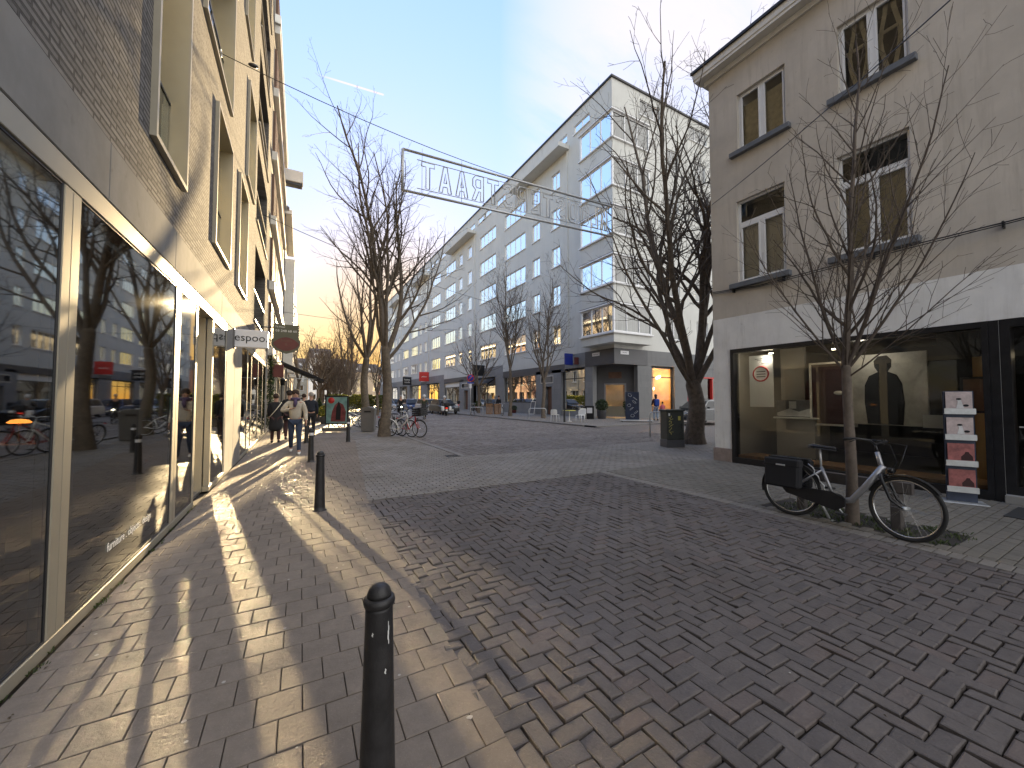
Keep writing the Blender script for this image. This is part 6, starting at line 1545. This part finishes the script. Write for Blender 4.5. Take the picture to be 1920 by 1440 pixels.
def person(label, loc, rz, h=1.74, legs=((-.02,.16,.0),(.02,-.20,.06)), arms=None, top='coat_black', bottom='jeans', hair='brown_hair', shoes='black', skirt=None, coat_len=.0, bulk=1.0, hat=None, scarf=None, hood=False, sit=None, skinm='skin', extra=None, hairlong=False, bald=False, bag=None, helmet=None):
    """legs: for left,right (dx, forward foot, lift); arms: for left,right (elbow, hand) offsets from the shoulder; faces +y"""
    t = thing('person', label, 'person', loc, rz); k = h/1.74
    hipz = .93*k if sit is None else sit; sh = hipz+.50*k; hd = sh+.215*k
    lean = .03 if sit is None else .10
    if arms is None: arms = (((-.05,-.03,-.29),(-.06,.06,-.55)), ((.05,.03,-.29),(.06,.14,-.54)))
    g = G(); hip = g.a((0,0,hipz), (.135*k,.10*k)); wst = g.a((0,lean*.4,hipz+.20*k), (.125*k*bulk,.095*k*bulk), hip); ch = g.a((0,lean*.8,hipz+.38*k), (.15*k*bulk,.105*k*bulk), wst)
    nk = g.a((0,lean,sh+.04*k), .064*k, ch); hb_ = g.a((0,lean+.015,hd-.07*k), (.068*k,.075*k), nk); hm = g.a((0,lean+.01,hd+.02*k), (.078*k,.098*k), hb_); g.a((0,lean,hd+.10*k), (.058*k,.07*k), hm)
    jl = {}
    for i, s in enumerate((-1, 1)):
        dx, fw, lf = legs[i]
        hp = Vector((s*.09*k, 0, hipz-.04*k))
        if sit is None:
            ft = Vector((s*.10*k+dx, fw, .085*k+lf)); kn = hp.lerp(ft, .52)+Vector((0, .05+.04*(lf > .03), .0))
        else:
            ft = Vector((s*.11*k+dx, fw, lf)); kn = Vector((s*.13*k, max(fw, 0)*.75+.30, (hipz+lf)/2+.10))
        a = g.a(hp, .085*k, hip); b = g.a(kn, .056*k, a); c = g.a(ft, .040*k, b); g.a(ft+Vector((0,.13*k,-.045*k)), .030*k, c); jl[s] = (hp, kn, ft)
        sp_ = Vector((s*.17*k, lean, sh)); el = sp_+Vector(arms[i][0])*k; ha = sp_+Vector(arms[i][1])*k
        a = g.a(sp_, .055*k, ch); b = g.a(el, .040*k, a); c = g.a(ha, .027*k, b); d = (ha-el).normalized(); pl = g.a(ha+d*.06*k, (.036*k,.02*k), c)
        jl[('a', s)] = (sp_, el, ha)
        side = d.cross(Vector((0,1,0))) if abs(d.y) < .8 else Vector((1,0,0)); side.normalize(); fwd = side.cross(d).normalized()
        for q, (o_, ln) in enumerate(((-.026,.062),(-.009,.072),(.009,.068),(.026,.052))):
            f1 = g.a(ha+d*.09*k+fwd*o_*k, .010*k, pl); g.a(ha+d*(.09+ln)*k+fwd*o_*k+side*(-.015*s)*k, .008*k, f1)
        th_ = g.a(ha+d*.05*k+fwd*.038*k, .011*k, c); g.a(ha+d*.095*k+fwd*.05*k, .009*k, th_)
    body = skin('body', g.v, g.e, g.r, M[skinm], t, 2)
    # face
    f = MB(); hy = lean+.01
    f.ball((0, hy+.092*k, hd+.005*k), .016*k, 8, 6, (.8,1,1.5)); 
    for s in (-1,1): f.ball((s*.082*k, hy-.005, hd), .026*k, 8, 6, (.35,.7,1.1))
    f.build('nose_and_ears', M[skinm], body)
    f = MB()
    for s in (-1,1): f.ball((s*.031*k, hy+.080*k, hd+.032*k), .012*k, 8, 6, (1,.6,.7))
    f.build('eye', M['coat_black'], body); f = MB(); f.ball((0, hy+.084*k, hd-.045*k), .022*k, 8, 6, (1,.4,.28)); f.build('mouth', M['maroon'], body)
    # trousers
    q = G(); hp0 = q.a((0,0,hipz+.03*k), (.150*k,.118*k))
    for s in (-1,1):
        hp, kn, ft = jl[s]; a = q.a(hp, .100*k, hp0); b = q.a(hp.lerp(kn,.5), .088*k, a); c = q.a(kn, .070*k, b); d = q.a(kn.lerp(ft,.6), .060*k, c); q.a(ft+Vector((0,0,.01)), .054*k, d)
    skin('trousers', q.v, q.e, q.r, M[bottom], t, 2)
    for s in (-1,1):
        hp, kn, ft = jl[s]; m_ = MB(); pts = [ft+Vector((0,-.045*k,-.04*k)), ft+Vector((0,.03*k,-.035*k)), ft+Vector((0,.12*k,-.052*k)), ft+Vector((0,.17*k,-.06*k))]
        m_.tube(pts, [.038*k,.046*k,.038*k,.020*k], 10); m_.build('shoe', M[shoes], t)
    # coat or jumper
    q = G(); B = bulk; b0 = q.a((0,.0,hipz-.04*k), (.168*k*B,.135*k*B)); b1 = q.a((0,lean*.4,hipz+.2*k), (.160*k*B,.130*k*B), b0); b2 = q.a((0,lean*.8,hipz+.40*k), (.172*k*B,.128*k*B), b1); q.a((0,lean,sh+.05*k), (.10*k,.085*k), b2)
    if coat_len: c1 = q.a((0,0,hipz-coat_len*.5), (.195*k*B,.16*k*B), b0); q.a((0,.0,hipz-coat_len), (.205*k*B,.17*k*B), c1)
    for s in (-1,1):
        sp_, el, ha = jl[('a', s)]; a = q.a(sp_+Vector((0,0,-.005)), .076*k, b2); b = q.a(el, .062*k, a); q.a(ha+ (el-ha)*.04, .046*k, b)
    skin('coat' if coat_len or bulk > 1.1 else 'jumper', q.v, q.e, q.r, M[top], t, 2)
    # hair, hat
    if not bald:
        m_ = MB(); m_.ball((0, hy-.018*k, hd+.045*k), .110*k, 14, 9, (.88,1.0,.92)); 
        if hairlong: m_.ball((0, hy-.06*k, hd-.06*k), .085*k, 12, 8, (.95,.7,1.5))
        m_.build('hair', M[hair], t)
    if hat: m_ = MB(); m_.lathe([(.105*k,.05*k),(.108*k,.09*k),(.09*k,.14*k),(.03*k,.165*k)], 16, (0, hy-.005, hd)); m_.box(-.06*k,.06*k,hy+.08*k,hy+.15*k,hd+.052*k,hd+.062*k); m_.build('cap', M[hat], t)
    if helmet: m_ = MB(); m_.ball((0, hy, hd+.03*k), .135*k, 16, 10, (.95,1.05,1.0)); m_.build('helmet', M[helmet], t)
    if scarf: m_ = MB(); m_.ring(.085*k,.045*k,18,8,(0,0,0),Matrix.Translation((0,hy,sh+.085*k)) @ Matrix.Rotation(R(90),4,'Y') @ Matrix.Diagonal((1,1,1,1))); m_.tube([(0,hy+.11*k,sh+.07*k),(.0,hy+.15*k,sh-.03*k),(.02,hy+.145*k,sh-.13*k)], [.045*k,.05*k,.03*k], 8); m_.build('scarf', M[scarf], t)
    if hood: m_ = MB(); m_.ball((0, hy-.10*k, sh+.05*k), .11*k, 12, 8, (1.1,.7,.7)); m_.build('hood', M[top], t)
    if bag == 'strap': m_ = MB(); m_.tube([(.17*k,-.10*k,sh+.03*k),(.02,-.175*k,sh-.2*k),(-.19*k,-.16*k,hipz+.02)], .013, 6); m_.build('bag_strap', M['tan'], t)
    if bag == 'backpack': m_ = MB(); m_.bbox(-.15*k,.15*k,-.32*k,-.13*k,hipz+.06*k,sh+.02*k,.05); m_.build('backpack', M['blue_cloth'], t)
    return t
person('man in a cream jumper and jeans walking towards the camera, hand at his chest', (.06, 12.62, 0), R(178), 1.76, ((-.01,.22,.0),(.0,-.20,.05)),
       (((-.08,-.02,-.28),(-.10,.10,-.52)), ((.16,.02,-.25),(-.06,.20,-.19))), 'cream', 'jeans', shoes='white_plastic', scarf='scarf', bulk=1.06)
person('woman seen from behind in a long black coat with a bag strap across her back', (-.52, 15.9, 0), R(4), 1.68, ((.0,.10,.0),(.0,-.08,.02)), (((-.05,.0,-.28),(-.03,.12,-.48)), ((.05,.0,-.28),(.03,.12,-.48))), 'coat_black', 'maroon_cloth', 'brown_hair', coat_len=.52, bulk=1.22, bag='strap')
person('man in a black coat and flat cap walking away beside the bag-strap woman', (-.12, 16.9, 0), R(0), 1.80, ((.0,-.16,.03),(.0,.16,.0)), None, 'coat_black', 'maroon_cloth', 'brown_hair', coat_len=.12, bulk=1.15, hat='coat_black')
person('grey-haired person in a dark navy jacket walking away behind the man in cream', (.62, 17.4, 0), R(0), 1.76, ((.0,.14,.0),(.0,-.16,.04)), None, 'coat_navy', 'coat_black', 'grey_hair', coat_len=.08, bulk=1.12)
person('person in black partly hidden behind the grey-haired one', (.42, 19.6, 0), R(0), 1.72, ((.0,-.12,.02),(.0,.12,.0)), None, 'coat_black', 'coat_black', 'brown_hair', coat_len=.15, bulk=1.1)
person('person with a blue backpack and pale jeans at the lit shop beside the rolling board', (21.6, 18.4, .045), R(-30), 1.74, ((.0,.05,.0),(.0,-.03,.0)), (((-.05,.05,-.28),(-.02,.22,-.38)), ((.05,.05,-.28),(.02,.22,-.38))), 'maroon_cloth', 'jeans_light', 'brown_hair', hairlong=True, bag='backpack', bulk=1.08)
person('child in a pink jacket beside the person with the blue backpack', (22.4, 18.5, .045), R(-20), 1.25, ((.0,.03,.0),(.0,-.03,.0)), None, 'pink', 'jeans', 'brown_hair', bulk=1.12)
person('person in dark clothes walking past the upright timber crates', (17.4, 33.6, .045), R(120), 1.74, ((.0,.20,.0),(.0,-.20,.05)), None, 'coat_black', 'jeans', 'brown_hair', bulk=1.15, coat_len=.05)
person('person in black crouching next to the small white scooter', (16.3, 44.6, .045), R(-100), 1.6, ((.0,.15,.08),(.0,.10,.08)), (((-.05,.12,-.24),(-.02,.32,-.40)), ((.05,.12,-.24),(.02,.32,-.40))), 'coat_black', 'coat_black', 'brown_hair', sit=.45, bulk=1.15)
ride = (((-.07,.14,-.22),(-.09,.38,-.30)), ((.07,.14,-.22),(.09,.38,-.30)))
def cyclist(lb, lp, x, y, rz, top, basket, helm=None, hair='brown_hair', nm='bicycle'):
    b = bicycle('bicycle', lb, (x, y, 0), rz, 'black', 0, True, .35, 1.08, basket=basket, pannier=not basket, chain=False, spokes=16)
    hl = MB().ball((0,.46,.86),.045,10,6).build('head_lamp', M['head_light'], b)
    fwd = Vector((-math.sin(rz), math.cos(rz), 0))*-.22
    person(lp, (x+fwd.x, y+fwd.y, 0), rz, 1.72, ((.0,.16,.14),(.0,.14,.38)), ride, top, 'coat_black', hair, sit=.98, bulk=1.15, helmet=helm)
cyclist('dark bicycle with glowing head lamp and front crate, ridden by the person in olive', 'cyclist in an olive jacket and white helmet riding towards the camera', 8.53, 28.6, R(168), 'olive', True, 'white_cloth')
cyclist('dark bicycle with glowing head lamp ridden by the cyclist in black, farther up the road', 'cyclist in black riding towards the camera behind the bicycle with the crate', 7.75, 32.5, R(172), 'coat_black', False, None, 'grey_hair')
person('motorcyclist with a white helmet and pale jacket riding away', (11.86, 33.45, 0), R(-8), 1.76, ((-.12,.25,.34),(.12,.25,.34)), ride, 'grey_cloth', 'coat_black', sit=.92, bulk=1.2, helmet='white_cloth')
# ---------------------------------------------------------------- camera, sun, sky
cd = bpy.data.cameras.new('camera'); cam = bpy.data.objects.new('camera', cd); COL.objects.link(cam); C.camera = cam
cd.sensor_width = 36; cd.lens = 36*F_PX/1920; cd.clip_end = 6000; cd.clip_start = .05
cam.location = (0, 0, EYE); cam.rotation_euler = (PI/2+PITCH, 0, -YAW)
sl_ = bpy.data.lights.new('sun', 'SUN'); sl_.energy = 2.45; sl_.angle = R(.5); sl_.color = (1.0, .74, .40)
so = bpy.data.objects.new('sun', sl_); COL.objects.link(so)
sd = Vector((math.sin(SUN_AZ)*math.cos(SUN_EL), math.cos(SUN_AZ)*math.cos(SUN_EL), math.sin(SUN_EL)))
so.rotation_euler = sd.to_track_quat('Z', 'Y').to_euler(); so.location = (0, 0, 40)
wd_ = bpy.data.worlds.new('World'); C.world = wd_; wd_.use_nodes = True; nt = wd_.node_tree; bg = nt.nodes['Background']
sk = N(nt, 'ShaderNodeTexSky', sky_type='NISHITA'); sk.sun_disc = False; sk.sun_elevation = SUN_EL; sk.sun_rotation = SUN_AZ
sk.air_density = 1.0; sk.dust_density = .35; sk.ozone_density = 1.6; sk.altitude = 0
tc = N(nt, 'ShaderNodeTexCoord'); sp_ = N(nt, 'ShaderNodeSeparateXYZ'); nt.links.new(tc.outputs['Generated'], sp_.inputs[0])
# thin cloud veils: noise on the direction projected onto a high plane
zz = math_(nt, 'ADD', math_(nt, 'MAXIMUM', sp_.outputs[2], 0.0), .12)
cx_ = math_(nt, 'DIVIDE', sp_.outputs[0], zz); cy_ = math_(nt, 'DIVIDE', sp_.outputs[1], zz)
cb_ = N(nt, 'ShaderNodeCombineXYZ'); nt.links.new(cx_, cb_.inputs[0]); nt.links.new(cy_, cb_.inputs[1])
mp_ = N(nt, 'ShaderNodeMapping'); mp_.inputs['Rotation'].default_value = (0,0,R(-35)); mp_.inputs['Scale'].default_value = (.6,1.5,1); mp_.inputs['Location'].default_value = (2.3,.9,0); nt.links.new(cb_.outputs[0], mp_.inputs[0])
n1 = noise(nt, 1.5, 7, .62, mp_.outputs[0], .6)
n2 = noise(nt, .45, 3, .5, cb_.outputs[0])
# clouds gather to the right of the street
sidev = math_(nt, 'ADD', math_(nt, 'MULTIPLY', sp_.outputs[0], 1.25), math_(nt, 'MULTIPLY', sp_.outputs[1], -.62))
gate = N(nt, 'ShaderNodeMapRange'); gate.inputs['From Min'].default_value = .02; gate.inputs['From Max'].default_value = .42; nt.links.new(sidev, gate.inputs['Value'])
dens = ramp(nt, n1, [(.33, 0), (.56, 1)])
cl = math_(nt, 'MULTIPLY', dens, math_(nt, 'MULTIPLY', gate.outputs[0], ramp(nt, n2, [(.25, .5), (.5, 1)])))
ccol = mixc(nt, .5, sk.outputs[0], (4.2, 4.0, 3.7)); 
skc = sk.outputs[0]
# the brightest sky round the low sun is compressed, as a phone camera does
sr = N(nt, 'ShaderNodeSeparateColor'); cmx = N(nt, 'ShaderNodeCombineColor')
hs_ = N(nt, 'ShaderNodeHueSaturation'); hs_.inputs['Saturation'].default_value = 1.08; hs_.inputs['Value'].default_value = .63; nt.links.new(skc, hs_.inputs['Color']); skc = hs_.outputs[0]
l0_ = N(nt, 'ShaderNodeRGBToBW'); nt.links.new(skc, l0_.inputs[0])
wf_ = N(nt, 'ShaderNodeMapRange'); wf_.inputs['From Min'].default_value = .9; wf_.inputs['From Max'].default_value = 5.0; wf_.inputs['To Max'].default_value = 1.0; nt.links.new(l0_.outputs[0], wf_.inputs['Value'])
skc = mixc(nt, math_(nt, 'MULTIPLY', wf_.outputs[0], ramp(nt, sp_.outputs[2], [(.08, 1), (.42, 0)])), skc, mixc(nt, 1.0, skc, (1.0, .83, .42), 'MULTIPLY'))
skc = mixc(nt, math_(nt, 'MULTIPLY', cl, .92), skc, (3.2, 3.3, 3.0))
# a short vapour trail between two directions of the sky
def sky_dir(az, el): return Vector((math.sin(R(az))*math.cos(R(el)), math.cos(R(az))*math.cos(R(el)), math.sin(R(el))))
va, vb = sky_dir(1.7, 37.3), sky_dir(10.7, 37.2)
vn = va.cross(vb).normalized(); vt = (vb-va).normalized()
def vdot(v):
    n_ = N(nt, 'ShaderNodeVectorMath', operation='DOT_PRODUCT'); nt.links.new(tc.outputs['Generated'], n_.inputs[0]); n_.inputs[1].default_value = v; return n_.outputs['Value']
def mrange(x, a, b, c=0.0, d=1.0):
    m_ = N(nt, 'ShaderNodeMapRange', interpolation_type='SMOOTHSTEP'); nt.links.new(x, m_.inputs['Value']); m_.inputs['From Min'].default_value = a; m_.inputs['From Max'].default_value = b; m_.inputs['To Min'].default_value = c; m_.inputs['To Max'].default_value = d; return m_.outputs[0]
al = vdot(vt); s0, s1 = va.dot(vt), vb.dot(vt)
tr_m = math_(nt, 'MULTIPLY', mrange(math_(nt, 'ABSOLUTE', vdot(vn)), .0004, .0022, 1, 0), math_(nt, 'MULTIPLY', mrange(al, s0, s0+(s1-s0)*.45), mrange(al, s1-.004, s1, 1, 0)))
skc = mixc(nt, math_(nt, 'MULTIPLY', tr_m, .85), skc, (3.4, 3.4, 3.3))
nt.links.new(skc, sr.inputs[0])
lum = N(nt, 'ShaderNodeRGBToBW'); nt.links.new(skc, lum.inputs[0])
q_ = math_(nt, 'POWER', math_(nt, 'ADD', 1.0, math_(nt, 'POWER', math_(nt, 'DIVIDE', lum.outputs[0], .78), 1.8)), 1/1.8)
for i_, g_ in enumerate((1.09, .96, 1.04)):
    nt.links.new(math_(nt, 'DIVIDE', math_(nt, 'MULTIPLY', sr.outputs[i_], g_), q_), cmx.inputs[i_])
# unseen cloud bank added behind the camera to brighten the facades
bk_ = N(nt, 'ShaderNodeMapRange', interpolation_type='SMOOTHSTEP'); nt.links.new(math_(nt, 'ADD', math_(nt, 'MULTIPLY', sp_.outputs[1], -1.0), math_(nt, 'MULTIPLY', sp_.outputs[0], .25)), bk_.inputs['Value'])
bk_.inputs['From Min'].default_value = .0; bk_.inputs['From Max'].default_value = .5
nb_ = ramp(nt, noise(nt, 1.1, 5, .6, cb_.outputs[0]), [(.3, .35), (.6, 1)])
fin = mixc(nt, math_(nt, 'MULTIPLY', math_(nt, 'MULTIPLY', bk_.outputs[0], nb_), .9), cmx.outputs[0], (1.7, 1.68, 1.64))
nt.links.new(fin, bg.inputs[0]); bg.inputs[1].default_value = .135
C.view_settings.view_transform = 'Standard'; C.view_settings.look = 'None'; C.view_settings.gamma = 1
C.view_settings.exposure = 3.36
C.render.engine = 'CYCLES'
cy = C.cycles
cy.use_guiding = True; cy.use_surface_guiding = True; cy.guiding_training_samples = 128; cy.surface_guiding_probability = .65
cy.caustics_reflective = True; cy.blur_glossy = 0.0; cy.sample_clamp_indirect = 0
cy.max_bounces = 8; cy.transparent_max_bounces = 24; cy.glossy_bounces = 5; cy.diffuse_bounces = 3
cy.use_denoising = True; cy.use_adaptive_sampling = False
